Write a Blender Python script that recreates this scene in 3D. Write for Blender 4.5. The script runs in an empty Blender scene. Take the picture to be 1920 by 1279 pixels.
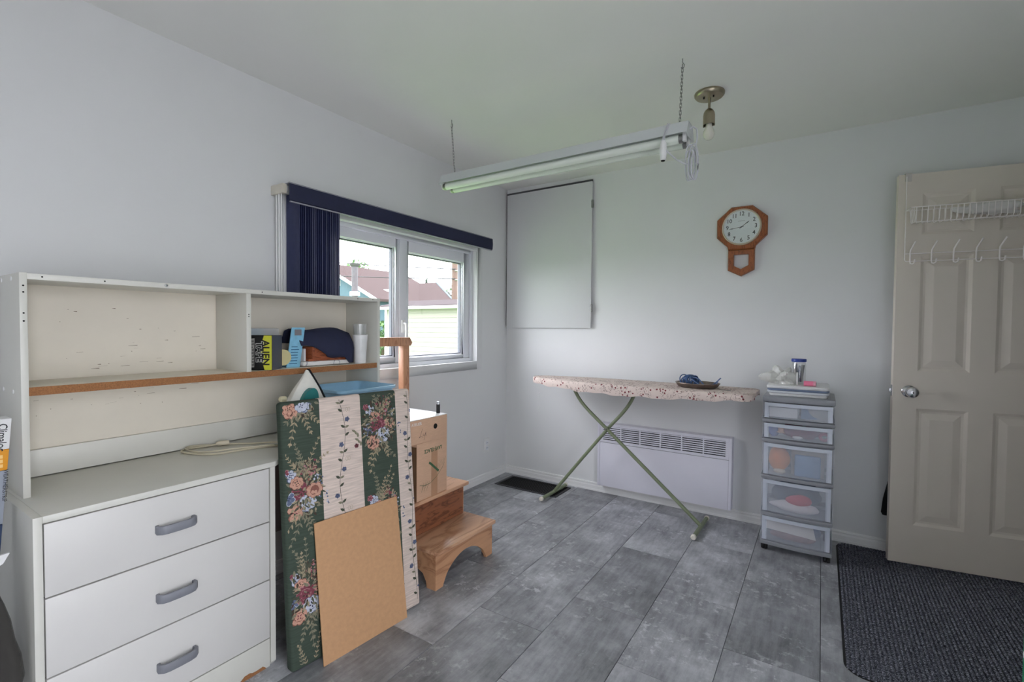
import bpy, bmesh, math, random
from mathutils import Vector, Matrix, noise as mnoise
R = math.radians
rng = random.Random(11)
scene = bpy.context.scene
COL = scene.collection

# ------------------------------------------------------------------ camera
cam_data = bpy.data.cameras.new('camera')
cam = bpy.data.objects.new('camera', cam_data)
COL.objects.link(cam)
YAW, PITCH, ROLL = -0.57780081, -0.02672906, 0.00831171
_f = Vector((math.sin(YAW)*math.cos(PITCH), math.cos(YAW)*math.cos(PITCH), math.sin(PITCH)))
_r = Vector((math.cos(YAW), -math.sin(YAW), 0.0))
_u = _r.cross(_f)
_rr = math.cos(ROLL)*_r + math.sin(ROLL)*_u
_uu = -math.sin(ROLL)*_r + math.cos(ROLL)*_u
_m = Matrix((_rr, _uu, -_f)).transposed().to_4x4()
_m.translation = Vector((2.2354, -3.3421, 1.2229))
cam.matrix_world = _m
cam_data.sensor_fit = 'HORIZONTAL'
cam_data.sensor_width = 36.0
cam_data.lens = 890.987/1920*36.0
cam_data.clip_start = 0.02
cam_data.clip_end = 300
scene.camera = cam

# ------------------------------------------------------------------ light and exposure
world = bpy.data.worlds.new('overcast_sky')
scene.world = world
world.use_nodes = True
_bg = world.node_tree.nodes['Background']
_bg.inputs['Color'].default_value = (0.91, 0.93, 1.0, 1)
_bg.inputs['Strength'].default_value = 4.6

def portal(name, loc, rot, sx, sy):
    l = bpy.data.lights.new(name, 'AREA'); l.shape = 'RECTANGLE'; l.size = sx; l.size_y = sy
    l.cycles.is_portal = True
    o = bpy.data.objects.new(name, l); COL.objects.link(o); o.location = loc; o.rotation_euler = rot
portal('window_daylight', (-0.14, -1.177, 1.39), (0, R(-90), 0), 0.86, 1.52)
portal('added_patio_daylight', (3.24, -3.40, 1.04), (0, R(90), 0), 1.96, 1.1)  # portal for the added glazed door that brightens the room

vs = scene.view_settings
scene.display_settings.display_device = 'sRGB'
vs.view_transform = 'Standard'
vs.look = 'None'
vs.exposure = 1.38
vs.gamma = 1.0
vs.use_curve_mapping = False
scene.cycles.max_bounces = 10
scene.cycles.diffuse_bounces = 6
scene.cycles.transparent_max_bounces = 24
scene.cycles.sample_clamp_indirect = 6.0
scene.cycles.use_denoising = True

# ------------------------------------------------------------------ helpers: colours and materials
def lin(c):
    return tuple(((v/255)/12.92 if v/255 <= 0.04045 else ((v/255+0.055)/1.055)**2.4) for v in c)

def new_mat(name):
    m = bpy.data.materials.new(name); m.use_nodes = True
    nt = m.node_tree
    return m, nt, nt.nodes['Principled BSDF']

def N(nt, t, **kw):
    n = nt.nodes.new(t)
    for k, v in kw.items():
        if k in n.inputs: n.inputs[k].default_value = v
        else: setattr(n, k, v)
    return n

def ramp(nt, fac, stops):
    r = nt.nodes.new('ShaderNodeValToRGB')
    el = r.color_ramp.elements
    while len(el) < len(stops): el.new(0.5)
    for e, (p, c) in zip(el, stops):
        e.position = p; e.color = (*c, 1) if len(c) == 3 else c
    nt.links.new(fac, r.inputs[0])
    return r

def mat(name, rgb, rough=0.5, metal=0.0, var=0.06, scale=14.0, bump=0.0, bscale=200.0, spec=0.5, alpha=1.0, stretch=(1,1,1), rgb2=None):
    """plain painted / plastic / metal surface with a little procedural variation"""
    m, nt, b = new_mat(name)
    c = lin(rgb)
    tc = N(nt, 'ShaderNodeTexCoord')
    mp = N(nt, 'ShaderNodeMapping'); mp.inputs['Scale'].default_value = stretch
    nt.links.new(tc.outputs['Object'], mp.inputs[0])
    nz = N(nt, 'ShaderNodeTexNoise', Scale=scale, Detail=5.0, Roughness=0.6)
    nt.links.new(mp.outputs[0], nz.inputs['Vector'])
    lo = tuple(v*(1-var) for v in c) if rgb2 is None else lin(rgb2)
    hi = tuple(min(1, v*(1+var)) for v in c)
    r = ramp(nt, nz.outputs['Fac'], [(0.32, lo), (0.68, hi)])
    nt.links.new(r.outputs[0], b.inputs['Base Color'])
    b.inputs['Roughness'].default_value = rough
    b.inputs['Metallic'].default_value = metal
    b.inputs['Specular IOR Level'].default_value = spec
    b.inputs['Alpha'].default_value = alpha
    if bump > 0:
        n2 = N(nt, 'ShaderNodeTexNoise', Scale=bscale, Detail=3.0)
        nt.links.new(mp.outputs[0], n2.inputs['Vector'])
        bp = N(nt, 'ShaderNodeBump', Strength=bump, Distance=0.002)
        nt.links.new(n2.outputs['Fac'], bp.inputs['Height'])
        nt.links.new(bp.outputs[0], b.inputs['Normal'])
    return m

def wood(name, rgb, rgb2, scale=6.0, stretch=(1, 8, 8), rough=0.4, dist=3.0):
    m, nt, b = new_mat(name)
    tc = N(nt, 'ShaderNodeTexCoord'); mp = N(nt, 'ShaderNodeMapping'); mp.inputs['Scale'].default_value = stretch
    nt.links.new(tc.outputs['Object'], mp.inputs[0])
    wv = N(nt, 'ShaderNodeTexNoise', Scale=scale, Detail=4.0, Distortion=dist)
    nt.links.new(mp.outputs[0], wv.inputs['Vector'])
    mul = N(nt, 'ShaderNodeMath', operation='MULTIPLY'); mul.inputs[1].default_value = 5.0
    fr = N(nt, 'ShaderNodeMath', operation='PINGPONG'); fr.inputs[1].default_value = 1.0
    nt.links.new(wv.outputs['Fac'], mul.inputs[0]); nt.links.new(mul.outputs[0], fr.inputs[0])
    r = ramp(nt, fr.outputs[0], [(0.0, lin(rgb2)), (0.35, lin(rgb)), (1.0, tuple(min(1, v*1.1) for v in lin(rgb)))])
    nt.links.new(r.outputs[0], b.inputs['Base Color'])
    b.inputs['Roughness'].default_value = rough
    return m

def glassy(name, fac=0.06, rgb=(255, 255, 255), rough=0.02):
    m, nt, b = new_mat(name)
    out = nt.nodes['Material Output']; nt.nodes.remove(b)
    t = N(nt, 'ShaderNodeBsdfTransparent'); g = N(nt, 'ShaderNodeBsdfGlossy', Roughness=rough)
    t.inputs['Color'].default_value = (*lin(rgb), 1)
    mx = N(nt, 'ShaderNodeMixShader'); mx.inputs[0].default_value = fac
    nt.links.new(t.outputs[0], mx.inputs[1]); nt.links.new(g.outputs[0], mx.inputs[2])
    nt.links.new(mx.outputs[0], out.inputs['Surface'])
    return m

def film(name, rgb, clear=0.5, gloss=0.25, rough=0.15, bump=0.0, bscale=40):
    m, nt, b = new_mat(name); out = nt.nodes['Material Output']; nt.nodes.remove(b); c = (*lin(rgb), 1)
    t = N(nt, 'ShaderNodeBsdfTransparent'); tl = N(nt, 'ShaderNodeBsdfTranslucent'); df = N(nt, 'ShaderNodeBsdfDiffuse'); g = N(nt, 'ShaderNodeBsdfGlossy', Roughness=rough)
    for n in (tl, df): n.inputs['Color'].default_value = c
    a = N(nt, 'ShaderNodeMixShader'); a.inputs[0].default_value = 0.85; nt.links.new(tl.outputs[0], a.inputs[1]); nt.links.new(df.outputs[0], a.inputs[2])
    g2 = N(nt, 'ShaderNodeMixShader'); g2.inputs[0].default_value = gloss; nt.links.new(a.outputs[0], g2.inputs[1]); nt.links.new(g.outputs[0], g2.inputs[2])
    mx = N(nt, 'ShaderNodeMixShader'); mx.inputs[0].default_value = 1-clear; nt.links.new(t.outputs[0], mx.inputs[1]); nt.links.new(g2.outputs[0], mx.inputs[2])
    nt.links.new(mx.outputs[0], out.inputs['Surface'])
    if bump > 0:
        tc = N(nt, 'ShaderNodeTexCoord'); nz = N(nt, 'ShaderNodeTexNoise', Scale=bscale, Detail=4.0); nt.links.new(tc.outputs['Object'], nz.inputs['Vector'])
        bp = N(nt, 'ShaderNodeBump', Strength=bump, Distance=0.01); nt.links.new(nz.outputs['Fac'], bp.inputs['Height'])
        for n in (tl, df, g): nt.links.new(bp.outputs[0], n.inputs['Normal'])
    return m

# ------------------------------------------------------------------ helpers: meshes
class MB:
    def __init__(s): s.v = []; s.f = []; s.mi = []
    def add(s, vs_, fs, mi=0):
        o = len(s.v); s.v += [tuple(p) for p in vs_]
        for f in fs: s.f.append([i+o for i in f]); s.mi.append(mi)
        return s
    def box(s, x0, y0, z0, x1, y1, z1, mi=0):
        return s.add([(x0,y0,z0),(x1,y0,z0),(x1,y1,z0),(x0,y1,z0),(x0,y0,z1),(x1,y0,z1),(x1,y1,z1),(x0,y1,z1)],
                     [(3,2,1,0),(4,5,6,7),(0,1,5,4),(1,2,6,5),(2,3,7,6),(3,0,4,7)], mi)
    def quad(s, a, b, c, d, mi=0): return s.add([a,b,c,d], [(0,1,2,3)], mi)
    def tube(s, path, r, seg=10, mi=0, cap=True, closed=False):
        P = [Vector(p) for p in path]; n = len(P)
        rr = r if isinstance(r, (list, tuple)) else [r]*n
        prev = None; rings = []
        for i, p in enumerate(P):
            if closed: t = P[(i+1) % n]-P[i-1]
            else: t = (P[min(i+1, n-1)]-P[max(i-1, 0)])
            if t.length < 1e-9: t = Vector((0, 0, 1))
            t.normalize()
            a = Vector((0, 0, 1)) if prev is None else prev
            if prev is None and abs(t.z) > 0.9: a = Vector((1, 0, 0))
            a = a - t*a.dot(t)
            if a.length < 1e-6: a = t.orthogonal()
            a.normalize(); b = t.cross(a); prev = a
            rings.append([p + (a*math.cos(2*math.pi*k/seg)+b*math.sin(2*math.pi*k/seg))*rr[i] for k in range(seg)])
        o = [q for rg in rings for q in rg]; fs = []
        for i in range(n-1 + (1 if closed else 0)):
            j = (i+1) % n
            for k in range(seg):
                fs.append((i*seg+k, i*seg+(k+1) % seg, j*seg+(k+1) % seg, j*seg+k))
        if cap and not closed:
            fs.append(tuple(reversed(range(seg)))); fs.append(tuple(range((n-1)*seg, n*seg)))
        return s.add(o, fs, mi)
    def lathe(s, prof, c=(0,0,0), axis='z', seg=24, mi=0):
        """prof: list of (radius, height) along the axis"""
        o = []; fs = []; n = len(prof)
        for (r, h) in prof:
            for k in range(seg):
                a = 2*math.pi*k/seg; p = (r*math.cos(a), r*math.sin(a), h)
                if axis == 'y': p = (p[0], p[2], p[1])
                if axis == 'x': p = (p[2], p[0], p[1])
                o.append((p[0]+c[0], p[1]+c[1], p[2]+c[2]))
        for i in range(n-1):
            for k in range(seg):
                fs.append((i*seg+k, i*seg+(k+1) % seg, (i+1)*seg+(k+1) % seg, (i+1)*seg+k))
        if prof[0][0] > 1e-6: fs.append(tuple(reversed(range(seg))))
        if prof[-1][0] > 1e-6: fs.append(tuple(range((n-1)*seg, n*seg)))
        return s.add(o, fs, mi)
    def prism(s, poly, h0, h1, axes='xz', mi=0):
        """extrude a 2-d polygon along the third axis"""
        def P(a, b, h):
            d = {axes[0]: a, axes[1]: b}
            k = [q for q in 'xyz' if q not in d][0]; d[k] = h
            return (d['x'], d['y'], d['z'])
        n = len(poly)
        o = [P(a, b, h0) for a, b in poly]+[P(a, b, h1) for a, b in poly]
        fs = [tuple(range(n)), tuple(range(2*n-1, n-1, -1))]
        fs += [(i, i+n, (i+1) % n+n, (i+1) % n) for i in range(n)]
        return s.add(o, fs, mi)
    def loft(s, rings, cap=True, closed_ring=True, mi=0):
        n = len(rings); k = len(rings[0]); o = [q for r in rings for q in r]; fs = []
        for i in range(n-1):
            for j in range(k if closed_ring else k-1):
                fs.append((i*k+j, i*k+(j+1) % k, (i+1)*k+(j+1) % k, (i+1)*k+j))
        if cap and closed_ring:
            fs.append(tuple(reversed(range(k)))); fs.append(tuple(range((n-1)*k, n*k)))
        return s.add(o, fs, mi)
    def build(s, name, mats, parent=None, bevel=0.0, seg=2, smooth=False, local=False, angle=35):
        if not isinstance(mats, (list, tuple)): mats = [mats]
        me = bpy.data.meshes.new(name)
        off = Vector((0, 0, 0))
        if parent is not None and not local:
            off = parent.location.copy()
            if parent.parent is not None: off = off + parent.parent.location
        me.from_pydata([tuple(Vector(p)-off) for p in s.v], [], s.f)
        for m in mats: me.materials.append(m)
        me.polygons.foreach_set('material_index', s.mi)
        bm = bmesh.new(); bm.from_mesh(me)
        bmesh.ops.remove_doubles(bm, verts=bm.verts, dist=1e-6)
        bmesh.ops.recalc_face_normals(bm, faces=bm.faces)
        if bevel > 0:
            ed = [e for e in bm.edges if len(e.link_faces) == 2 and e.calc_face_angle(0) > R(30)]
            bmesh.ops.bevel(bm, geom=ed, offset=bevel, segments=seg, profile=0.5, affect='EDGES', clamp_overlap=True)
        bm.to_mesh(me); bm.free()
        if smooth or bevel > 0:
            me.polygons.foreach_set('use_smooth', [True]*len(me.polygons))
            me.set_sharp_from_angle(angle=R(angle))
        o = bpy.data.objects.new(name, me); COL.objects.link(o)
        if parent is not None: o.parent = parent
        return o

def tag(o, label=None, cat=None, group=None, kind=None):
    if label: o['label'] = label
    if cat: o['category'] = cat
    if group: o['group'] = group
    if kind: o['kind'] = kind
    return o

def thing(name, label, cat, loc=(0,0,0), rotz=0.0, group=None):
    o = bpy.data.objects.new(name, None); COL.objects.link(o)
    o.empty_display_size = 0.05
    o.location = loc; o.rotation_euler = (0, 0, rotz)
    return tag(o, label, cat, group)

def struct(o): o['kind'] = 'structure'; return o

def text(name, s, size, m, parent, origin, xdir, ydir, align='CENTER', ext=0.0003, sx=1.0, bold=0.0):
    """flat lettering lying in the plane spanned by xdir / ydir, as a mesh in the parent's local frame"""
    cu = bpy.data.curves.new(name, 'FONT'); cu.body = s; cu.size = size; cu.align_x = align; cu.align_y = 'CENTER'
    cu.extrude = ext; cu.offset = bold; cu.resolution_u = 2
    t = bpy.data.objects.new(name+'_curve', cu); COL.objects.link(t)
    dg = bpy.context.evaluated_depsgraph_get()
    me = bpy.data.meshes.new_from_object(t.evaluated_get(dg))
    bpy.data.objects.remove(t); bpy.data.curves.remove(cu)
    X = Vector(xdir).normalized(); Y = Vector(ydir).normalized(); Z = X.cross(Y)
    M = Matrix((X, Y, Z)).transposed().to_4x4(); M.translation = Vector(origin)
    me.transform(M @ Matrix.Diagonal((sx, 1, 1, 1)))
    me.materials.clear(); me.materials.append(m)
    o = bpy.data.objects.new(name, me); COL.objects.link(o)
    if parent is not None: o.parent = parent
    return o

def blob(mb, c, rx, ry, rz, amp=0.25, freq=14.0, nu=16, nv=10, seed=0, mi=0, flat=None):
    """crumpled closed lump"""
    o = []; fs = []
    for i in range(nv+1):
        th = math.pi*i/nv
        for k in range(nu):
            ph = 2*math.pi*k/nu
            d = Vector((math.sin(th)*math.cos(ph), math.sin(th)*math.sin(ph), math.cos(th)))
            q = Vector((d.x*rx, d.y*ry, d.z*rz))
            n = mnoise.noise(q*freq+Vector((seed*3.7, seed*1.3, seed*7.1)))
            q = q*(1+amp*n)
            z = q.z+c[2]
            if flat is not None: z = max(z, flat)
            o.append((q.x+c[0], q.y+c[1], z))
    for i in range(nv):
        for k in range(nu):
            fs.append((i*nu+k, i*nu+(k+1) % nu, (i+1)*nu+(k+1) % nu, (i+1)*nu+k))
    return mb.add(o, fs, mi)

def rrect(x0, y0, x1, y1, r, n=5):
    pts = []
    for cx, cy, a0 in ((x1-r, y0+r, -90), (x1-r, y1-r, 0), (x0+r, y1-r, 90), (x0+r, y0+r, 180)):
        for k in range(n+1):
            a = R(a0+90*k/n); pts.append((cx+r*math.cos(a), cy+r*math.sin(a)))
    return pts

# ------------------------------------------------------------------ shared materials
M_wall = mat('wall_paint', (222, 223, 224), 0.55, var=0.012, scale=3.0, bump=0.05, bscale=260)
M_ceil = mat('ceiling_paint', (240, 240, 236), 0.7, var=0.012, scale=2.0, bump=0.05, bscale=220)
M_trim = mat('trim_paint', (232, 232, 232), 0.35, var=0.01)
M_white = mat('white_melamine', (212, 211, 203), 0.4, var=0.02, scale=5)
M_drawer = mat('white_drawer_front', (212, 210, 207), 0.4, var=0.015, scale=5)
M_cream = mat('cream_hardboard', (224, 217, 203), 0.5, var=0.03, scale=6)
M_pvc = mat('white_pvc', (226, 228, 234), 0.3, var=0.01)
M_black = mat('black_plastic', (22, 22, 24), 0.45)
M_dark = mat('dark_rubber', (16, 16, 18), 0.7)
M_hole = mat('dark_hole', (12, 11, 10), 0.9)
M_chrome = mat('brushed_chrome', (205, 205, 208), 0.18, 1.0, var=0.03)
M_nickel = mat('brushed_nickel', (165, 155, 135), 0.32, 1.0, var=0.05)
M_steel = mat('zinc_steel', (150, 150, 148), 0.4, 1.0)
M_whitewire = mat('white_coated_wire', (246, 240, 238), 0.3)
M_card = mat('cardboard', (210, 172, 144), 0.85, var=0.05, scale=30, stretch=(1, 1, 6))
M_cardin = mat('cardboard_edge', (120, 88, 62), 0.9)
M_glass = glassy('window_glass', 0.05)
M_whitep = mat('white_plastic', (228, 228, 228), 0.35)

# ==================================================================== ROOM SHELL
RX, RY, H = 3.28, -4.40, 2.38
T = 0.14
mb = MB(); mb.box(-T, RY-T, -0.12, RX+T, T, -0.010)
floor = struct(mb.build('floor', mat('floor_underlay', (52, 52, 54), 0.9)))
floor['label'] = 'grey stone-look laminate tile floor'

def tile_material():
    m, nt, b = new_mat('stone_look_laminate')
    tc = N(nt, 'ShaderNodeTexCoord'); oi = N(nt, 'ShaderNodeObjectInfo')
    sc = N(nt, 'ShaderNodeVectorMath', operation='SCALE'); sc.inputs[3].default_value = 37.0
    cmb = N(nt, 'ShaderNodeCombineXYZ'); nt.links.new(oi.outputs['Random'], cmb.inputs[0]); nt.links.new(oi.outputs['Random'], cmb.inputs[1])
    nt.links.new(cmb.outputs[0], sc.inputs[0])
    ad = N(nt, 'ShaderNodeVectorMath', operation='ADD')
    nt.links.new(tc.outputs['Object'], ad.inputs[0]); nt.links.new(sc.outputs[0], ad.inputs[1])
    cloud = N(nt, 'ShaderNodeTexNoise', Scale=3.4, Detail=8.0, Roughness=0.66)
    nt.links.new(ad.outputs[0], cloud.inputs['Vector'])
    mp = N(nt, 'ShaderNodeMapping'); mp.inputs['Scale'].default_value = (30, 5, 1); nt.links.new(ad.outputs[0], mp.inputs[0])
    streak = N(nt, 'ShaderNodeTexNoise', Scale=1.3, Detail=7.0, Roughness=0.7); nt.links.new(mp.outputs[0], streak.inputs['Vector'])
    spk = N(nt, 'ShaderNodeTexNoise', Scale=26.0, Detail=8.0, Roughness=0.72); nt.links.new(ad.outputs[0], spk.inputs['Vector'])
    base = ramp(nt, cloud.outputs['Fac'], [(0.34, lin((110, 111, 115))), (0.50, lin((146, 147, 152))), (0.66, lin((188, 190, 195)))])
    st = ramp(nt, streak.outputs['Fac'], [(0.38, lin((98, 99, 103))), (0.60, lin((190, 192, 197)))])
    mx = N(nt, 'ShaderNodeMixRGB', blend_type='MIX'); mx.inputs[0].default_value = 0.26
    nt.links.new(base.outputs[0], mx.inputs[1]); nt.links.new(st.outputs[0], mx.inputs[2])
    # pale scuffs, only where a second cloud lets them through
    c2 = N(nt, 'ShaderNodeTexNoise', Scale=6.5, Detail=3.0)
    a2 = N(nt, 'ShaderNodeVectorMath', operation='ADD'); a2.inputs[1].default_value = (3.1, 8.2, 1.0)
    nt.links.new(ad.outputs[0], a2.inputs[0]); nt.links.new(a2.outputs[0], c2.inputs['Vector'])
    g1 = ramp(nt, spk.outputs['Fac'], [(0.54, (0, 0, 0)), (0.60, (1, 1, 1))])
    g2 = ramp(nt, c2.outputs['Fac'], [(0.46, (0, 0, 0)), (0.62, (1, 1, 1))])
    mm = N(nt, 'ShaderNodeMath', operation='MULTIPLY'); nt.links.new(g1.outputs[0], mm.inputs[0]); nt.links.new(g2.outputs[0], mm.inputs[1])
    m3 = N(nt, 'ShaderNodeMath', operation='MULTIPLY'); m3.inputs[1].default_value = 0.75; nt.links.new(mm.outputs[0], m3.inputs[0])
    mx2 = N(nt, 'ShaderNodeMixRGB'); mx2.inputs[2].default_value = (*lin((206, 208, 212)), 1)
    nt.links.new(m3.outputs[0], mx2.inputs[0]); nt.links.new(mx.outputs[0], mx2.inputs[1])
    # each tile a touch lighter or darker
    hv = N(nt, 'ShaderNodeHueSaturation'); mr = N(nt, 'ShaderNodeMapRange'); mr.inputs[3].default_value = 0.80; mr.inputs[4].default_value = 1.20
    nt.links.new(oi.outputs['Random'], mr.inputs[0]); nt.links.new(mr.outputs[0], hv.inputs['Value']); nt.links.new(mx2.outputs[0], hv.inputs['Color'])
    nt.links.new(hv.outputs[0], b.inputs['Base Color'])
    rr = ramp(nt, spk.outputs['Fac'], [(0.3, (0.30,)*3), (0.7, (0.46,)*3)])
    nt.links.new(rr.outputs[0], b.inputs['Roughness'])
    bp = N(nt, 'ShaderNodeBump', Strength=0.10, Distance=0.001); nt.links.new(spk.outputs['Fac'], bp.inputs['Height']); nt.links.new(bp.outputs[0], b.inputs['Normal'])
    return m
M_tile = tile_material()
_tc = {}
def tile_mesh(w, l):
    k = (round(w, 4), round(l, 4))
    if k not in _tc:
        mb = MB(); mb.box(-w/2, -l/2, -0.010, w/2, l/2, 0.0)
        o = mb.build('tile', M_tile, bevel=0.0012, seg=1); _tc[k] = o.data; bpy.data.objects.remove(o)
    return _tc[k]
W_, L_, gap = 0.3133, 0.607, 0.0018
for c in range(-4, 8):
    x0 = 1.003+c*W_; x1 = x0+W_
    x0c, x1c = max(x0, 0.0), min(x1, RX)
    if x1c-x0c < 0.01: continue
    off = -0.780 if c % 2 else -1.084
    k0 = math.floor((RY-off)/L_)
    for k in range(k0, 4):
        y0 = off+k*L_; y1 = y0+L_
        y0c, y1c = max(y0, RY), min(y1, 0.0)
        if y1c-y0c < 0.01: continue
        o = bpy.data.objects.new('floor_tile', tile_mesh(x1c-x0c-gap, y1c-y0c-gap)); COL.objects.link(o)
        o.location = ((x0c+x1c)/2, (y0c+y1c)/2, 0); o.parent = floor

mb = MB(); mb.box(-T, RY-T, H, RX+T, T, H+0.12)
struct(mb.build('ceiling', M_ceil))
# back wall
mb = MB(); mb.box(-T, 0, -0.12, RX+T, T, H)
struct(mb.build('wall_back', M_wall))
# left wall with the window opening
WY0, WY1, WZ0, WZ1 = -1.93, -0.424, 0.968, 1.815
mb = MB()
mb.box(-T, RY-T, -0.12, 0, WY0, H); mb.box(-T, WY1, -0.12, 0, 0, H)
mb.box(-T, WY0, -0.12, 0, WY1, WZ0); mb.box(-T, WY0, WZ1, 0, WY1, H)
struct(mb.build('wall_left', M_wall))
# front wall (behind the camera)
mb = MB(); mb.box(0, RY-T, -0.12, RX, RY, H)
struct(mb.build('wall_front', M_wall))
# right wall with the doorway
DY0, DY1, DZ = -0.815, -0.075, 2.05
mb = MB()
PY0, PY1, PZ0, PZ1 = -3.95, -2.85, 0.06, 2.02     # opening for the added glazed door, lets in fill daylight
mb.box(RX, RY-T, -0.12, RX+T, PY0, H); mb.box(RX, PY1, -0.12, RX+T, DY0, H); mb.box(RX, PY0, -0.12, RX+T, PY1, PZ0); mb.box(RX, PY0, PZ1, RX+T, PY1, H); mb.box(RX, DY1, -0.12, RX+T, 0, H); mb.box(RX, DY0, DZ, RX+T, DY1, H)
mb.box(RX, DY0, -0.12, RX+T, DY1, -0.001)
struct(mb.build('wall_right', M_wall))
# invented short hallway, shuts daylight out of the doorway beside the door
mb = MB(); mb.box(RX+T, DY0-0.5, -0.12, 4.62, T, -0.001); struct(mb.build('floor_added_hall', mat('added_hall_floor', (120, 104, 88), 0.5)))
mb = MB(); mb.box(4.50, DY0-0.5, -0.001, 4.62, T, H); mb.box(RX+T, 0.02, -0.001, 4.50, T, H); mb.box(RX+T, DY0-0.5, -0.001, 4.50, DY0-0.38, H); mb.box(RX+T, DY0-0.5, H, 4.62, T, H+0.12)
struct(mb.build('wall_added_hall', M_wall))
mb = MB()
mb.box(RX-0.012, DY0-0.06, 0.0, RX, DY0, DZ+0.06); mb.box(RX-0.012, DY0, DZ, RX, DY1, DZ+0.06)
mb.box(RX+0.0, DY0, 0.0, RX+T, DY0+0.018, DZ-0.018); mb.box(RX, DY1-0.018, 0.0, RX+T, DY1, DZ-0.018); mb.box(RX, DY0, DZ-0.018, RX+T, DY1, DZ)
struct(mb.build('trim_1', M_trim, bevel=0.002))

# baseboards with a stepped moulding profile
PROF = [(0, 0), (0.013, 0), (0.013, 0.012), (0.0115, 0.014), (0.0115, 0.037), (0.009, 0.046), (0.0085, 0.051), (0.012, 0.054), (0.010, 0.062), (0, 0.064)]
mb = MB(); mb.prism([(d, z) for d, z in PROF], RY, -0.013, axes='xz'); struct(mb.build('baseboard_left', M_trim))
mb = MB(); mb.prism([(-d, z) for d, z in PROF], 0.0, RX, axes='yz'); struct(mb.build('baseboard_back', M_trim))
mb = MB(); mb.prism([(RX-d, z) for d, z in PROF], PY1+0.0, DY0-0.06, axes='xz'); struct(mb.build('baseboard_right', M_trim))
mb = MB(); mb.prism([(RY+d, z) for d, z in PROF], 0.013, RX-0.013, axes='yz'); struct(mb.build('baseboard_front', M_trim))

# ------------------------------------------------------------------ window on the left wall
win = bpy.data.objects.new('window_1', None); COL.objects.link(win); win.location = (0, -1.177, WZ0); struct(win)
win['label'] = 'white two-sash window above the step stool'
mb = MB()   # flat casing round the opening
cw = 0.062
mb.box(0, WY0-cw, WZ0-cw, 0.012, WY0, WZ1+cw); mb.box(0, WY1, WZ0-cw, 0.012, WY1+cw, WZ1+cw)
mb.box(0, WY0, WZ0-cw, 0.012, WY1, WZ0); mb.box(0, WY0, WZ1, 0.012, WY1, WZ1+cw)
mb.build('casing', M_wall, win, bevel=0.002)
def ring(mb, x0, x1, y0, y1, z0, z1, w):
    if not isinstance(w, tuple): w = (w, w, w, w)   # left, right, bottom, top
    mb.box(x0, y0, z0, x1, y0+w[0], z1); mb.box(x0, y1-w[1], z0, x1, y1, z1)
    mb.box(x0, y0+w[0], z0, x1, y1-w[1], z0+w[2]); mb.box(x0, y0+w[0], z1-w[3], x1, y1-w[1], z1)
mb = MB(); ring(mb, -0.115, -0.034, WY0+0.001, WY1-0.001, WZ0+0.001, WZ1-0.001, (0.03, 0.026, 0.024, 0.026))
mb.box(-0.115, -1.178, WZ0+0.025, -0.040, -1.122, WZ1-0.027)
mb.build('window_frame', M_pvc, win, bevel=0.002)
GY = [(-1.835, -1.218, 1.045, 1.722), (-1.083, -0.532, 1.035, 1.706)]
SY = [(WY0+0.032, -1.180), (-1.120, WY1-0.028)]
for (s0, s1), (g0, g1, gz0, gz1) in zip(SY, GY):
    mb = MB(); z0, z1 = WZ0+0.026, WZ1-0.028
    ring(mb, -0.105, -0.046, s0, s1, z0, z1, (g0-s0-0.012, s1-g1-0.012, gz0-z0-0.012, z1-gz1-0.012))
    ring(mb, -0.100, -0.060, g0-0.014, g1+0.014, gz0-0.014, gz1+0.014, 0.008)
    sash = mb.build('sash', M_pvc, win, bevel=0.002)
    mb = MB(); ring(mb, -0.093, -0.070, g0-0.007, g1+0.007, gz0-0.007, gz1+0.007, 0.007)
    mb.build('gasket', mat('grey_gasket', (92, 94, 104), 0.6), win)
    mb = MB(); mb.box(-0.084, g0-0.006, gz0-0.006, -0.080, g1+0.006, gz1+0.006); mb.build('pane', M_glass, win)
mb = MB()
mb.box(-0.040, -1.165, 1.19, -0.028, -1.135, 1.27); mb.tube([(-0.028, -1.15, 1.25), (-0.010, -1.15, 1.245), (-0.006, -1.15, 1.20), (-0.012, -1.15, 1.14)], 0.008, 8)
mb.build('handle', M_whitep, win, bevel=0.0, smooth=True)
# glazed patio door added in the right wall, out of view, to brighten the room
w2 = bpy.data.objects.new('window_added_fill', None); COL.objects.link(w2); w2.location = (RX, -3.40, PZ0); struct(w2)
mb = MB()
for a, b_ in ((PY0, PY0+0.05), (-3.425, -3.375), (PY1-0.05, PY1)): mb.box(RX+0.03, a, PZ0, RX+0.11, b_, PZ1)
mb.box(RX+0.03, PY0, PZ0, RX+0.11, PY1, PZ0+0.05); mb.box(RX+0.03, PY0, PZ1-0.05, RX+0.11, PY1, PZ1)
mb.build('window_frame', M_pvc, w2)
for a, b_ in ((PY0+0.05, -3.425), (-3.375, PY1-0.05)):
    mb = MB(); mb.box(RX+0.071, a, PZ0+0.05, RX+0.075, b_, PZ1-0.05); mb.build('pane', M_glass, w2)

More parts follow.
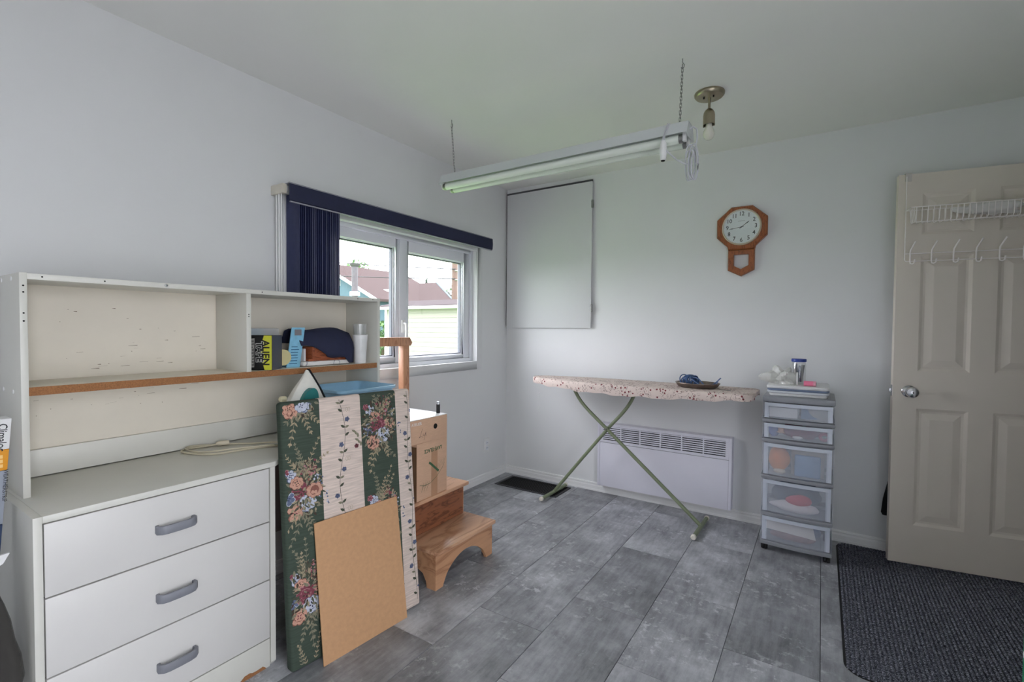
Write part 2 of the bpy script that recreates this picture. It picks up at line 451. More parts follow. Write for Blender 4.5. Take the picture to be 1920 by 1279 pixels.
# ------------------------------------------------------------------ open door
DT = R(9.0); DW, DH, DTK = 0.711, 2.022, 0.035
door = bpy.data.objects.new('door_1', None); COL.objects.link(door); struct(door)
door.location = (2.553, -0.165, 0.011); door.rotation_euler = (0, 0, DT)
door['label'] = 'beige six-panel door standing open against the back wall'
M_door = mat('beige_door_paint', (222, 213, 201), 0.42, var=0.012, scale=4)
def raised_door():
    mb = MB(); us = [0, 0.10, 0.306, 0.400, 0.606, DW]; zs = [0, 0.205, 0.815, 1.008, 1.600, 1.708, 1.920, DH]
    for side in (0, 1):
        y0 = 0.0 if side == 0 else DTK; sg = 1 if side == 0 else -1     # local -y is the side the camera sees
        for i in range(5):
            for j in range(7):
                a, b_, c, d = us[i], us[i+1], zs[j], zs[j+1]
                if i in (1, 3) and j in (1, 3, 5):
                    lv = [(0, 0), (0.014, 0.007), (0.024, 0.008), (0.056, 0.0015)]
                    prev = None
                    for (ins, dep) in lv:
                        r = [(a+ins, y0+sg*dep, c+ins), (b_-ins, y0+sg*dep, c+ins), (b_-ins, y0+sg*dep, d-ins), (a+ins, y0+sg*dep, d-ins)]
                        if prev:
                            for k in range(4): mb.quad(prev[k], prev[(k+1) % 4], r[(k+1) % 4], r[k])
                        prev = r
                    mb.quad(*prev)
                else:
                    mb.quad((a, y0, c), (b_, y0, c), (b_, y0, d), (a, y0, d))
    for i in range(5):
        for z in (0, DH): mb.quad((us[i], 0, z), (us[i+1], 0, z), (us[i+1], DTK, z), (us[i], DTK, z))
    for j in range(7):
        for u in (0, DW): mb.quad((u, 0, zs[j]), (u, 0, zs[j+1]), (u, DTK, zs[j+1]), (u, DTK, zs[j]))
    return mb
raised_door().build('door_leaf', M_door, door, local=True)
mb = MB()
mb.lathe([(0.030, 0.0), (0.031, -0.004), (0.026, -0.009), (0.013, -0.014), (0.012, -0.030), (0.020, -0.036), (0.0275, -0.046), (0.0285, -0.056), (0.024, -0.066), (0.012, -0.071), (0.0, -0.072)], (0.066, 0, 0.902), 'y', 28)
mb.lathe([(0.030, 0.0), (0.031, 0.004), (0.026, 0.009), (0.013, 0.014), (0.012, 0.030), (0.0275, 0.046), (0.024, 0.060), (0.0, 0.062)], (0.066, DTK, 0.902), 'y', 28)
knob = mb.build('door_knob', M_chrome, door, smooth=True, local=True)
mb = MB(); mb.lathe([(0.003, 0), (0.003, -0.001), (0, -0.0012)], (0.066, -0.072, 0.902), 'y', 8); mb.build('key_hole', M_hole, door, local=True)
mb = MB(); mb.box(-0.002, 0.006, 0.873, 0.0, 0.029, 0.931); mb.box(-0.011, 0.012, 0.892, -0.001, 0.023, 0.912)
mb.build('latch', M_chrome, door, bevel=0.001, local=True)
for z in (0.2, 1.0, 1.8):
    mb = MB(); mb.lathe([(0.006, 0), (0.006, 0.09)], (DW+0.006, DTK+0.002, z), 'z', 10); mb.build('hinge', M_steel, door, local=True)

# over-door rack, in the door's own frame
rack = thing('over_door_rack', 'white wire rack with basket and coat hooks hung over the door', 'door rack', door.location, DT)
wr = 0.0024
mb = MB(); U0, U1 = 0.030, 0.660; yo = -0.010
for u in (U0, U1):
    mb.tube([(u, yo, 2.008), (u, yo, 1.580), (u+(0.006 if u == U0 else -0.006), yo, 1.573)], wr, 6)
mb.tube([(U0+0.006, yo, 1.573), (U1-0.006, yo, 1.573)], wr, 6)
mb.tube([(U0, yo, 1.612), (U1, yo, 1.612)], wr, 6)
mb.build('frame', M_whitewire, rack, smooth=True, local=True)
for u in (U0, U1):
    mb = MB(); mb.box(u-0.004, -0.006, 1.985, u+0.022, -0.001, DH+0.004); mb.box(u-0.004, -0.006, DH+0.001, u+0.022, DTK+0.005, DH+0.005); mb.box(u-0.004, DTK+0.001, 1.99, u+0.022, DTK+0.005, DH+0.001)
    mb.build('door_clip', mat('clear_clip_plastic', (205, 200, 194), 0.3), rack, local=True)
mb = MB(); zt, zb = 1.832, 1.762; yb, yf = -0.012, -0.095
for y in (yb, yf):
    mb.tube([(U0, y, zt), (U1, y, zt)], wr, 6)
for u in (U0, U1): mb.tube([(u, yb, zt), (u, yf, zt)], wr, 6)
for u in (U0+0.012, U1-0.012):
    for k in range(4):
        y = yb-0.012-k*0.020
        mb.tube([(u, y, zt), (u+(0.008 if u < 0.3 else -0.008), y, zb)], wr*0.8, 5)
nb = 27
for k in range(nb):
    u = U0+0.020+(U1-U0-0.04)*k/(nb-1)
    mb.tube([(u, yf, zt), (u, yf+0.004, zb+0.010), (u, yf+0.014, zb), (u, yb-0.012, zb), (u, yb-0.002, zb+0.008), (u, yb, zt)], wr*0.8, 5)
mb.tube([(U0+0.02, yf+0.014, zb-0.002), (U1-0.02, yf+0.014, zb-0.002)], wr, 5)
mb.build('basket', M_whitewire, rack, smooth=True, local=True)
for k in range(8):
    u = 0.052+0.0865*k
    if u > U1: break
    mb = MB()
    mb.tube([(u+0.010, -0.050, 1.668), (u+0.006, -0.042, 1.655), (u, -0.018, 1.628), (u, -0.013, 1.612), (u, -0.013, 1.575), (u+0.001, -0.015, 1.562), (u+0.006, -0.024, 1.558), (u+0.011, -0.034, 1.562), (u+0.012, -0.038, 1.580)], 0.0034, 7)
    mb.build('hook', M_whitewire, rack, smooth=True, local=True)
M_film = film('clear_plastic_film', (240, 240, 242), 0.45, 0.14, 0.12, 0.12, 60)
mb = MB(); blob(mb, (0, 0, 0), 0.118, 0.030, 0.034, 0.45, 30, 44, 20, seed=3)
bagd = mb.build('plastic_bag', film('white_cloudy_film', (248, 246, 244), 0.16, 0.08, 0.15), smooth=True); tag(bagd, 'crumpled clear plastic bag in the wire basket on the door', 'bag')
bagd.rotation_euler = (0, 0, DT)
bagd.location = Vector(door.location)+Matrix.Rotation(DT, 3, 'Z') @ Vector((0.345, -0.055, 1.808))
mb = MB(); blob(mb, (0, 0, 0), 0.030, 0.014, 0.022, 0.4, 30, 14, 8, seed=8)
gl = mb.build('dark_fabric_scrap', mat('grey_fabric', (90, 92, 100), 0.9), smooth=True); tag(gl, 'small dark grey scrap inside the clear bag on the door', 'cloth')
gl.rotation_euler = (0, 0, DT); gl.location = Vector(door.location)+Matrix.Rotation(DT, 3, 'Z') @ Vector((0.318, -0.052, 1.806))

# dark tote hanging behind the door
tote = thing('tote_bag', 'black fabric bag hanging on the wall behind the open door', 'bag', (2.60, -0.03, 0.22))
mb = MB(); rings = []
for z, hw in ((0.22, 0.088), (0.235, 0.095), (0.30, 0.088), (0.42, 0.065), (0.52, 0.048), (0.55, 0.042)):
    rings.append([(2.625+hw*math.cos(a)*(1.0), -0.034+0.018*math.sin(a), z+0.012*math.cos(a) if z < 0.24 else z) for a in [2*math.pi*k/14 for k in range(14)]])
mb.loft(rings); mb.build('bag_body', M_dark, tote, smooth=True)
mb = MB(); mb.tube([(2.585, -0.034, 0.548), (2.575, -0.03, 0.62), (2.600, -0.024, 0.79), (2.64, -0.03, 0.62), (2.655, -0.034, 0.548)], 0.006, 8); mb.build('strap', M_dark, tote, smooth=True)
mb = MB(); mb.tube([(2.600, 0.0, 0.80), (2.600, -0.032, 0.784), (2.600, -0.036, 0.80)], 0.004, 8); mb.build('wall_hook', M_black, tote, smooth=True)

# ------------------------------------------------------------------ wall things
panel = thing('access_panel', 'large white wall panel door hinged on its right side', 'wall panel', (0.39, -0.016, 1.23))
mb = MB(); mb.box(0.018, -0.030, 1.228, 0.778, -0.012, 2.325); mb.build('panel_board', mat('panel_paint', (214, 215, 217), 0.5, var=0.01, scale=3), panel, bevel=0.0015)
mb = MB(); mb.box(0.004, -0.012, 1.245, 0.772, -0.0, 2.345); mb.build('gap_shade_backing', mat('gap_shade_grey', (84, 84, 88), 0.8), panel)  # dark grey sheet stands in for the shaded gap behind the panel
for z in (2.155, 1.378):
    mb = MB(); mb.box(0.774, -0.034, z-0.028, 0.790, -0.028, z+0.028); mb.lathe([(0.006, -0.03), (0.006, 0.03)], (0.783, -0.034, z), 'z', 10)
    hg = mb.build('hinge', M_steel, panel, smooth=True)
    for q in (-0.016, 0.016):
        mb = MB(); mb.lathe([(0.0035, 0), (0.0035, -0.0012), (0, -0.0015)], (0.778, -0.0341, z+q), 'y', 8); mb.build('hinge_screw', M_hole, hg)

ot = thing('wall_outlet', 'white double wall outlet low on the window wall', 'outlet', (0.003, -0.277, 0.283))
mb = MB(); mb.box(0.0, -0.312, 0.226, 0.006, -0.242, 0.340); mb.build('cover_plate', M_whitep, ot, bevel=0.002)
for dz in (-0.02, 0.02):
    mb = MB(); mb.prism(rrect(-0.294, 0.283+dz-0.015, -0.260, 0.283+dz+0.015, 0.009), 0.006, 0.0085, axes='yz'); rc = mb.build('receptacle', M_pvc, ot)
    mb = MB()
    for dy in (-0.007, 0.007): mb.box(0.0085, -0.277+dy-0.0012, 0.283+dz-0.003, 0.0092, -0.277+dy+0.0012, 0.283+dz+0.006)
    mb.build('slot', M_hole, ot)

# convector heater
ht = thing('convector_heater', 'long white wall heater with a louvred top under the ironing board', 'heater', (1.32, -0.035, 0.072))
hx0, hx1, hz0, hz1, hy = 0.864, 1.774, 0.072, 0.535, -0.072
M_heat = mat('heater_enamel', (222, 221, 232), 0.35, var=0.01)
mb = MB(); mb.box(hx0+0.016, -0.062, hz0+0.004, hx1-0.016, -0.0, hz1-0.006, 0); mb.build('casing', mat('heater_gap_shade', (30, 30, 40), 0.8), ht)  # near-black fill, puts the shade of the louvre gaps into the colour
mb = MB(); mb.box(hx0, hy, hz0, hx0+0.018, 0, hz1); mb.build('end_cap', M_heat, ht, bevel=0.003)
mb = MB(); mb.box(hx1-0.018, hy, hz0, hx1, 0, hz1); mb.build('end_cap', M_heat, ht, bevel=0.003)
mb = MB(); mb.box(hx0+0.019, hy+0.002, hz0, hx1-0.019, -0.063, 0.392); mb.build('front_panel', M_heat, ht, bevel=0.0015)
mb = MB(); mb.box(hx0+0.019, hy+0.001, 0.395, hx1-0.019, -0.063, 0.413); mb.box(hx0+0.019, hy+0.001, 0.514, hx1-0.019, 0, hz1-0.002)
for x in (0.895, 1.040, 1.180, 1.322, 1.463, 1.602, 1.748):
    mb.box(x-(0.004 if 0.9 < x < 1.7 else 0.012), hy+0.002, 0.413, x+(0.004 if 0.9 < x < 1.7 else 0.010), -0.062, 0.514)
mb.build('grille_frame', M_heat, ht)
for k in range(7):
    z = 0.4205+k*0.0140
    mb = MB(); mb.prism([(hy+0.001, z), (hy+0.003, z+0.0068), (-0.060, z+0.0068), (-0.060, z)], hx0+0.022, hx1-0.022, axes='yz'); mb.build('louvre', M_heat, ht)

# floor register
rg = thing('floor_register', 'black metal floor vent in the far corner', 'floor vent', (0.378, -0.185, 0))
mb = MB(); vx0, vx1, vy0, vy1 = 0.108, 0.648, -0.315, -0.058
for a in ((vx0, vy0, vx1, vy0+0.02), (vx0, vy1-0.02, vx1, vy1), (vx0, vy0+0.02, vx0+0.022, vy1-0.02), (vx1-0.022, vy0+0.02, vx1, vy1-0.02)): mb.box(a[0], a[1], 0, a[2], a[3], 0.004)
mb.build('vent_frame', mat('dark_grey_metal', (62, 62, 66), 0.5, 0.3), rg, bevel=0.001)
mb = MB(); mb.box(vx0+0.02, vy0+0.018, 0.0002, vx1-0.02, vy1-0.018, 0.0008); mb.build('duct_opening', M_hole, rg)
for k in range(30):
    x = vx0+0.030+k*(vx1-vx0-0.06)/29
    mb = MB(); mb.prism([(x-0.004, 0.0010), (x-0.002, 0.0010), (x+0.003, 0.0036), (x+0.001, 0.0036)], vy0+0.02, vy1-0.02, axes='xz'); mb.build('louvre', M_black, rg)

# ------------------------------------------------------------------ wall clock
ck = thing('wall_clock', 'oak octagonal wall clock with pendulum-style lower window', 'clock', (1.797, 0, 1.872))
M_oak = wood('oak_clock_case', (150, 86, 48), (104, 54, 28), 8, (7, 7, 1.2), 0.35)
def clk(px, pz): return (1.797+px, 1.872+pz)
hw, hh = 0.1445, 0.131; a1, a2 = 0.060, 0.056
octo = [(-a1, hh), (a1, hh), (hw, a2), (hw, -a2), (0.082, -0.118), (0.0765, -0.140), (-0.0765, -0.140), (-0.082, -0.118), (-hw, -a2), (-hw, a2)]
circ = [(0.114*math.cos(a), 0.114*math.sin(a)) for a in [2*math.pi*k/48 for k in range(48)]]
mb = MB()
# octagonal case: bevelled front
def ringpts(P, s, y): return [(1.797+x*s, y, 1.872+z*s) for x, z in P]
n = len(octo); R0 = ringpts(octo, 1, 0); R1 = ringpts(octo, 1, -0.030); R2 = ringpts(octo, 0.955, -0.038)
mb.loft([R0, R1, R2])
mb.build('clock_case', M_oak, ck)
lo = [(-0.0765, -0.140), (0.0765, -0.140), (0.0765, -0.268), (0.0, -0.307), (-0.0765, -0.268)]
hole = [(-0.043, -0.170), (0.043, -0.170), (0.043, -0.240), (0.0, -0.264), (-0.043, -0.240)]
mb = MB()
def P3(q, y): return (1.797+q[0], y, 1.872+q[1])
for i in range(5):
    j = (i+1) % 5; lc = lambda q: (q[0]*0.94, -0.215+(q[1]+0.215)*0.95)
    for (A, ya, B, yb_) in ((lo, 0, lo, -0.026),): mb.quad(P3(A[i], ya), P3(A[j], ya), P3(B[j], yb_), P3(B[i], yb_))
    mb.quad(P3(lo[i], -0.026), P3(lo[j], -0.026), P3(lc(lo[j]), -0.033), P3(lc(lo[i]), -0.033))
    mb.quad(P3(lc(lo[i]), -0.033), P3(lc(lo[j]), -0.033), P3(hole[j], -0.033), P3(hole[i], -0.033))
    mb.quad(P3(hole[i], -0.033), P3(hole[j], -0.033), P3(hole[j], 0), P3(hole[i], 0))
    mb.quad(P3(lo[i], 0), P3(lo[j], 0), P3(hole[j], 0), P3(hole[i], 0))
mb.build('pendulum_box', M_oak, ck)
CZ = 1.872
mb = MB(); mb.lathe([(0.104, -0.037), (0.104, -0.046), (0.108, -0.048), (0.113, -0.044), (0.1145, -0.037)], (1.797, 0, CZ), 'y', 64); mb.build('bezel', mat('cream_gilt', (208, 196, 178), 0.3, 0.4), ck, smooth=True)
mb = MB(); mb.lathe([(0.0, -0.0375), (0.0, -0.0395), (0.1045, -0.0395), (0.1045, -0.0375)], (1.797, 0, CZ), 'y', 64); mb.build('clock_face', mat('clock_dial', (220, 226, 228), 0.5, var=0.02), ck)
M_ink = mat('black_ink', (25, 28, 32), 0.6)
for h in range(1, 13):
    a = R(90-30*h)
    text('numeral', str(h), 0.036, M_ink, ck, (0.082*math.cos(a), -0.0398, 0.082*math.sin(a)), (1, 0, 0), (0, 0, 1), bold=0.0004, sx=0.9)
mb = MB()
for k in range(60):
    a = 2*math.pi*k/60; r0, r1 = (0.0975, 0.1005); w = 0.0004 if k % 5 else 0.0010
    c, s_ = math.cos(a), math.sin(a)
    mb.quad((1.797+r0*c-w*s_, -0.0399, CZ+r0*s_+w*c), (1.797+r0*c+w*s_, -0.0399, CZ+r0*s_-w*c), (1.797+r1*c+w*s_, -0.0399, CZ+r1*s_-w*c), (1.797+r1*c-w*s_, -0.0399, CZ+r1*s_+w*c))
M_gink = mat('grey_ink', (150, 150, 150), 0.7)
mb.build('minute_track', M_gink, ck)['kind'] = 'stuff'
mb = MB(); mb.box(1.777, -0.0400, CZ+0.036, 1.817, -0.0396, CZ+0.0385); mb.build('maker_mark', M_gink, ck)
for nm, ang, ln, w, y in (('hour_hand', 37, 0.058, 0.0032, -0.0415), ('minute_hand', 188, 0.076, 0.0024, -0.0425)):
    d = Vector((math.cos(R(ang)), 0, math.sin(R(ang)))); p = Vector((-d.z, 0, d.x)); o = Vector((1.797, y, CZ))
    mb = MB(); mb.add([o-d*0.014-p*w*0.6, o-d*0.014+p*w*0.6, o+d*ln*0.55+p*w*0.5, o+d*ln*0.72+p*w, o+d*ln, o+d*ln*0.72-p*w, o+d*ln*0.55-p*w*0.5], [(0,1,2,3,4,5,6)])
    mb.build(nm, M_ink, ck)
mb = MB(); mb.lathe([(0.004, -0.040), (0.004, -0.044), (0, -0.0445)], (1.797, 0, CZ), 'y', 12); mb.build('centre_pin', M_ink, ck)
mb = MB(); mb.lathe([(0.0, -0.0455), (0.1035, -0.0455), (0.1035, -0.0462), (0, -0.0462)], (1.797, 0, CZ), 'y', 48); mb.build('dial_glass', glassy('clock_glass', 0.03), ck)

# ==================================================================== CEILING FIXTURES
lp = thing('ceiling_lamp_holder', 'brushed nickel ceiling lamp holder with a bare unlit bulb', 'ceiling lamp', (1.750, -0.850, H))
mb = MB(); mb.lathe([(0.0, 0), (0.068, 0), (0.070, -0.004), (0.069, -0.012), (0.062, -0.020), (0.030, -0.024), (0.0, -0.025)], (1.750, -0.850, H), 'z', 40); mb.build('canopy', M_nickel, lp, smooth=True)
for dx in (-0.026, 0.026):
    mb = MB(); mb.lathe([(0.004, 0), (0.004, -0.008), (0.0025, -0.010), (0, -0.010)], (1.750+dx*0.85, -0.850-0.018, H-0.022), 'z', 10); mb.build('canopy_screw', M_hole, lp)
mb = MB(); mb.lathe([(0.006, 0), (0.006, -0.056)], (1.750, -0.850, H-0.024), 'z', 12); mb.build('stem', M_nickel, lp, smooth=True)
mb = MB(); mb.lathe([(0.0, 0), (0.010, 0), (0.019, -0.008), (0.0255, -0.020), (0.0275, -0.034), (0.0275, -0.078), (0.0262, -0.078), (0.0262, -0.03), (0.0, -0.028)], (1.750, -0.850, 2.303), 'z', 28)
for s in (-1, 1): mb.box(1.750+s*0.024-0.003, -0.850-0.004, 2.218, 1.750+s*0.024+0.003, -0.850+0.004, 2.228)
mb.build('socket', M_nickel, lp, smooth=True)
mb = MB(); mb.lathe([(0.0, 0.0), (0.013, 0.003), (0.022, 0.012), (0.0265, 0.028), (0.024, 0.044), (0.017, 0.060), (0.0145, 0.072), (0.013, 0.085), (0, 0.085)], (1.750, -0.850, 2.152), 'z', 28)
mb.build('bulb', mat('opal_bulb', (228, 226, 214), 0.15, var=0.01), lp, smooth=True)

# hanging shop light
sl = thing('shop_light', 'white two-tube shop light hanging on chains from the ceiling', 'shop light', (1.10, -1.25, 2.0))
sx0, sx1, sy = 0.415, 1.757, -1.256
M_hood = mat('white_enamel_hood', (206, 210, 212), 0.35, var=0.02, scale=3)
mb = MB()
def hood(x, t): return [(x, sy-0.066+0*t, 2.030), (x, sy-0.036, 2.085), (x, sy+0.036, 2.085), (x, sy+0.066, 2.030), (x, sy+0.064, 2.030), (x, sy+0.035, 2.0835), (x, sy-0.035, 2.0835), (x, sy-0.064, 2.030)]
mb.loft([hood(sx0, 0), hood(sx1, 0)]); mb.build('hood', M_hood, sl)
mb = MB(); mb.box(sx0+0.01, sy-0.030, 2.048, sx1-0.01, sy+0.030, 2.083); mb.build('ballast_box', M_hood, sl, bevel=0.002)
for x in (sx0+0.004, sx1-0.004):
    mb = MB(); mb.prism([(sy-0.063, 2.026), (sy+0.063, 2.026), (sy+0.060, 2.034), (sy+0.033, 2.082), (sy-0.033, 2.082), (sy-0.060, 2.034)], x-0.003, x+0.003, axes='yz'); mb.build('end_plate', M_hood, sl)
M_tube = mat('frosted_tube', (226, 232, 224), 0.2, var=0.01)
for dy in (-0.034, 0.034):
    mb = MB(); mb.tube([(sx0+0.035, sy+dy, 2.016), (sx1-0.035, sy+dy, 2.016)], 0.0185, 18); tb = mb.build('fluorescent_tube', M_tube, sl, smooth=True)
    for x, d in ((sx0+0.008, 1), (sx1-0.008, -1)):
        mb = MB(); mb.box(min(x, x+d*0.014), sy+dy-0.011, 2.002, max(x, x+d*0.014), sy+dy+0.011, 2.046); mb.build('lamp_socket', M_whitep, sl, bevel=0.002)
        mb = MB(); mb.tube([(x+d*0.013, sy+dy, 2.016), (x+d*0.029, sy+dy, 2.016)], 0.0188, 16); mb.build('tube_cap', M_steel, sl, smooth=True)
for cx_, cy_ in ((0.483, -1.288), (1.712, -1.224)):
    ch = MB(); zt_, zb_ = 2.350, 2.088; nl = 17
    for k in range(nl):
        z = zb_+0.008+(zt_-zb_-0.012)*k/(nl-1); hl, hw_ = 0.0115, 0.0042
        px, py = cx_, cy_+(sy-cy_)*(1-k/(nl-1))*0.9
        lk = []
        for q in range(10):
            a = 2*math.pi*q/10; ex = hw_*math.cos(a); ez = (hl-hw_)*(1 if math.sin(a) > 0 else -1)+hw_*math.sin(a)
            lk.append((px+ex, py, z+ez) if k % 2 else (px, py+ex, z+ez))
        ch.tube(lk, 0.0011, 5, closed=True)
    ch.build('chain', M_steel, sl, smooth=True)
    mb = MB(); mb.tube([(cx_, cy_, H), (cx_, cy_, 2.365), (cx_+0.002, cy_, 2.360), (cx_+0.008, cy_, 2.352), (cx_+0.006, cy_, 2.342), (cx_, cy_, 2.339), (cx_-0.006, cy_, 2.344)], 0.0018, 7); mb.build('ceiling_hook', M_steel, sl, smooth=True)
# its supply cord: out of the end plate, a bundled hank, and the plug end looped over the hood
M_cord = mat('white_cord', (196, 197, 204), 0.4)
mb = MB()
e0 = Vector((sx1+0.002, sy-0.02, 2.055))
hk = Vector((sx1+0.018, sy-0.045, 1.93))
pts = [e0, e0+Vector((0.014, -0.004, 0.004)), e0+Vector((0.030, -0.012, -0.012)), e0+Vector((0.034, -0.02, -0.05)), hk+Vector((0.012, 0, 0.03)), hk]
mb.tube(pts, 0.0036, 8)
for k in range(5):
    o = (k-2)*0.0055; lp_ = []
    for q in range(14):
        a = 2*math.pi*q/14
        lp_.append(hk+Vector((o*1.2+0.018*math.cos(a)*(0.7+0.4*(k % 2)), -0.003*k+0.008*math.sin(a*2+k), -0.036+0.062*math.sin(a)+(0.022 if k in (1, 3) else 0)*(1 if math.sin(a) > 0.3 else 0))))
    mb.tube(lp_, 0.0030, 6, closed=True)
pl = Vector((sx1-0.090, sy-0.078, 1.975))
mb.tube([hk+Vector((-0.012, -0.005, -0.03)), hk+Vector((-0.03, -0.014, -0.026)), hk+Vector((-0.055, -0.024, -0.010)), pl+Vector((0.012, -0.002, -0.012))], 0.0034, 8)
mb.tube([pl+Vector((0.010, 0.0, -0.008)), pl+Vector((0.003, 0.0, 0.04)), pl+Vector((0.008, 0.024, 0.085)), pl+Vector((0.012, 0.042, 0.113)), pl+Vector((0.010, 0.066, 0.114))], 0.0030, 7)
mb.tube([pl+Vector((-0.006, 0.0, 0.028)), pl+Vector((-0.002, 0.012, 0.060)), pl+Vector((0.006, 0.04, 0.114))], 0.0024, 7)
cd = mb.build('supply_cord', M_cord, sl, smooth=True)
mb = MB(); mb.lathe([(0.0, 0.03), (0.008, 0.03), (0.013, 0.018), (0.0145, 0.0), (0.0145, -0.026), (0.013, -0.030), (0.012, -0.048), (0.009, -0.050), (0, -0.050)], tuple(pl), 'z', 16); mb.build('plug', M_whitep, sl, smooth=True)
mb = MB(); mb.lathe([(0.0, -0.0502), (0.0085, -0.0502), (0.0085, -0.0530), (0, -0.0530)], tuple(pl), 'z', 12); mb.build('plug_face', M_hole, sl)

# ==================================================================== VERTICAL BLIND
vb = thing('vertical_blind', 'navy vertical blind with valance drawn to the left of the window', 'window blind', (0.06, -1.20, 0.86))
M_navy = mat('navy_fabric', (34, 38, 66), 0.8, var=0.08, scale=40, bump=0.15, bscale=500)
M_navy2 = mat('navy_vane', (50, 56, 92), 0.5, var=0.10, scale=30)
M_vedge = mat('pale_vane_edge_glint', (124, 128, 156), 0.5)  # paler than the vanes, paints in the light their edges catch
mb = MB()
mb.prism([(0.113, 1.818), (0.121, 1.822), (0.124, 1.860), (0.121, 1.902), (0.113, 1.906), (0.116, 1.860)], -2.027, -0.380, axes='xz')
mb.build('valance', M_navy, vb, smooth=True)
mb = MB(); mb.box(0.015, -2.030, 1.8985, 0.1225, -0.380, 1.902); mb.box(0.110, -2.022, 1.812, 0.120, -0.384, 1.8175); mb.build('valance_edge_strip', mat('grey_strip', (150, 150, 160), 0.4), vb)
mb = MB(); mb.box(0.035, -2.034, 1.868, 0.080, -0.40, 1.8975); mb.build('head_rail', M_trim, vb, bevel=0.002)
mb = MB(); mb.box(0.0, -2.050, 1.852, 0.100, -2.0275, 1.8975); mb.build('end_bracket', mat('ivory_bracket', (212, 206, 192), 0.45), vb, bevel=0.003)
for k in range(21):
    y = -1.975+0.0115*k+rng.uniform(-0.001, 0.001); t = rng.uniform(0.006, 0.018)
    mb = MB(); prof = []
    xs = [0.018, 0.040, 0.062, 0.084, 0.106]
    for i, x in enumerate(xs): prof.append((x, y+t*(i/4-0.5)+0.004*math.sin(math.pi*i/4)))
    poly = prof+[(x, yy+0.0012) for x, yy in reversed(prof)]
    mb.prism(poly, 0.862, 1.866, axes='xy')
    ex, ey = prof[-1]; mb.box(ex, ey-0.0004, 0.862, ex+0.0010, ey+0.0010, 1.866, 1 if rng.random() < 0.45 else 0)
    mb.build('vane', [M_navy2, M_vedge], vb)
for y, x in ((-2.038, 0.030), (-2.040, 0.055), (-2.042, 0.078)):
    mb = MB(); mb.tube([(x, y, 1.853), (x, y, 0.95)], 0.0045 if x < 0.06 else 0.003, 8); mb.build('control_cord', M_trim, vb, smooth=True)

# ==================================================================== DESK AND HUTCH
dk = thing('drawer_desk', 'white melamine desk with three drawers and grey handles', 'desk', (0.37, -2.36, 0))
dx0, dx1 = 0.145, 0.600; dyl, dyr, dye = -3.012, -2.386, -1.718; dz = 0.738; th = 0.018
mb = MB(); mb.box(dx0, dyl, 0, dx1, dyl+th, dz-0.0); mb.build('side_panel', M_white, dk, bevel=0.001)
mb = MB()
mb.prism([(dx0, 0), (dx1-0.012, 0), (dx1, 0.014), (dx1, dz-th), (dx0, dz-th)], dyr-th, dyr, axes='xz'); mb.build('side_panel', M_white, dk)
mb = MB(); mb.box(dx0, dye-th, 0, dx1-0.05, dye, dz-th); mb.build('end_panel', M_white, dk, bevel=0.001)
mb = MB(); mb.prism([(dx0, dyl+th), (dx1, dyl+th), (dx1, dyr+0.002), (dx1-0.03, dyr+0.04), (dx1-0.03, dye), (dx0, dye)], dz-th, dz, axes='xy'); mb.build('desk_top', M_white, dk, bevel=0.001)
mb = MB(); mb.box(dx0+0.02, dyr, 0.29, dx0+0.035, dye-th, dz-th); mb.build('modesty_panel', mat('grey_beige_board', (150, 140, 138), 0.7), dk)
mb = MB(); mb.box(dx0+0.02, dyl+th, 0.02, dx1-0.045, dyr-th, dz-th-0.004); mb.build('carcass', M_hole, dk)
zz = [(0.527, 0.716), (0.318, 0.523), (0.106, 0.314)]
M_handle = mat('grey_handle_plastic', (128, 130, 138), 0.5)
for z0, z1 in zz:
    mb = MB(); mb.box(dx1-0.019, dyl+th+0.003, z0, dx1-0.002, dyr-th-0.003, z1); dr = mb.build('drawer', M_drawer, dk, bevel=0.001)
    zc = 0.618 if z0 > 0.5 else ((z0+z1)/2-0.008)
    mb = MB(); y0, y1 = -2.752, -2.648
    path = [(dx1-0.002, y0+0.004, zc), (dx1+0.010, y0+0.002, zc), (dx1+0.020, y0+0.010, zc), (dx1+0.024, y0+0.024, zc), (dx1+0.025, -2.70, zc), (dx1+0.024, y1-0.024, zc), (dx1+0.020, y1-0.010, zc), (dx1+0.010, y1-0.002, zc), (dx1-0.002, y1-0.004, zc)]
    for i in range(len(path)-1): pass
    rings = []
    for i, p in enumerate(path):
        a = Vector(path[max(0, i-1)]); b_ = Vector(path[min(len(path)-1, i+1)]); t = (b_-a).normalized(); nn = Vector((0, 0, 1)).cross(t)
        hh_ = 0.0125
        rings.append([tuple(Vector(p)+nn*0.005*cx+Vector((0, 0, hh_*cz))) for cx, cz in ((-1, -0.8), (-0.7, -1), (0.7, -1), (1, -0.8), (1, 0.8), (0.7, 1), (-0.7, 1), (-1, 0.8))])
    mb.loft(rings); mb.build('handle', M_handle, dr, smooth=True, angle=50)
mb = MB(); mb.box(dx1-0.020, dyl+th+0.001, 0.0, dx1-0.004, dyr-th-0.002, 0.101); mb.build('plinth', M_white, dk, bevel=0.001)
# chipped strip of the plinth showing raw chipboard
M_chip = mat('raw_chipboard', (152, 104, 66), 0.9, var=0.28, scale=260, bump=0.5, bscale=300)
mb = MB(); mb.prism([(-2.520, 0.0), (-2.420, 0.0), (-2.424, 0.006), (-2.432, 0.013), (-2.452, 0.011), (-2.468, 0.012), (-2.478, 0.017), (-2.496, 0.016), (-2.506, 0.009)], dx1-0.0045, dx1-0.0032, axes='yz'); mb.build('chipped_patch', M_chip, dk)

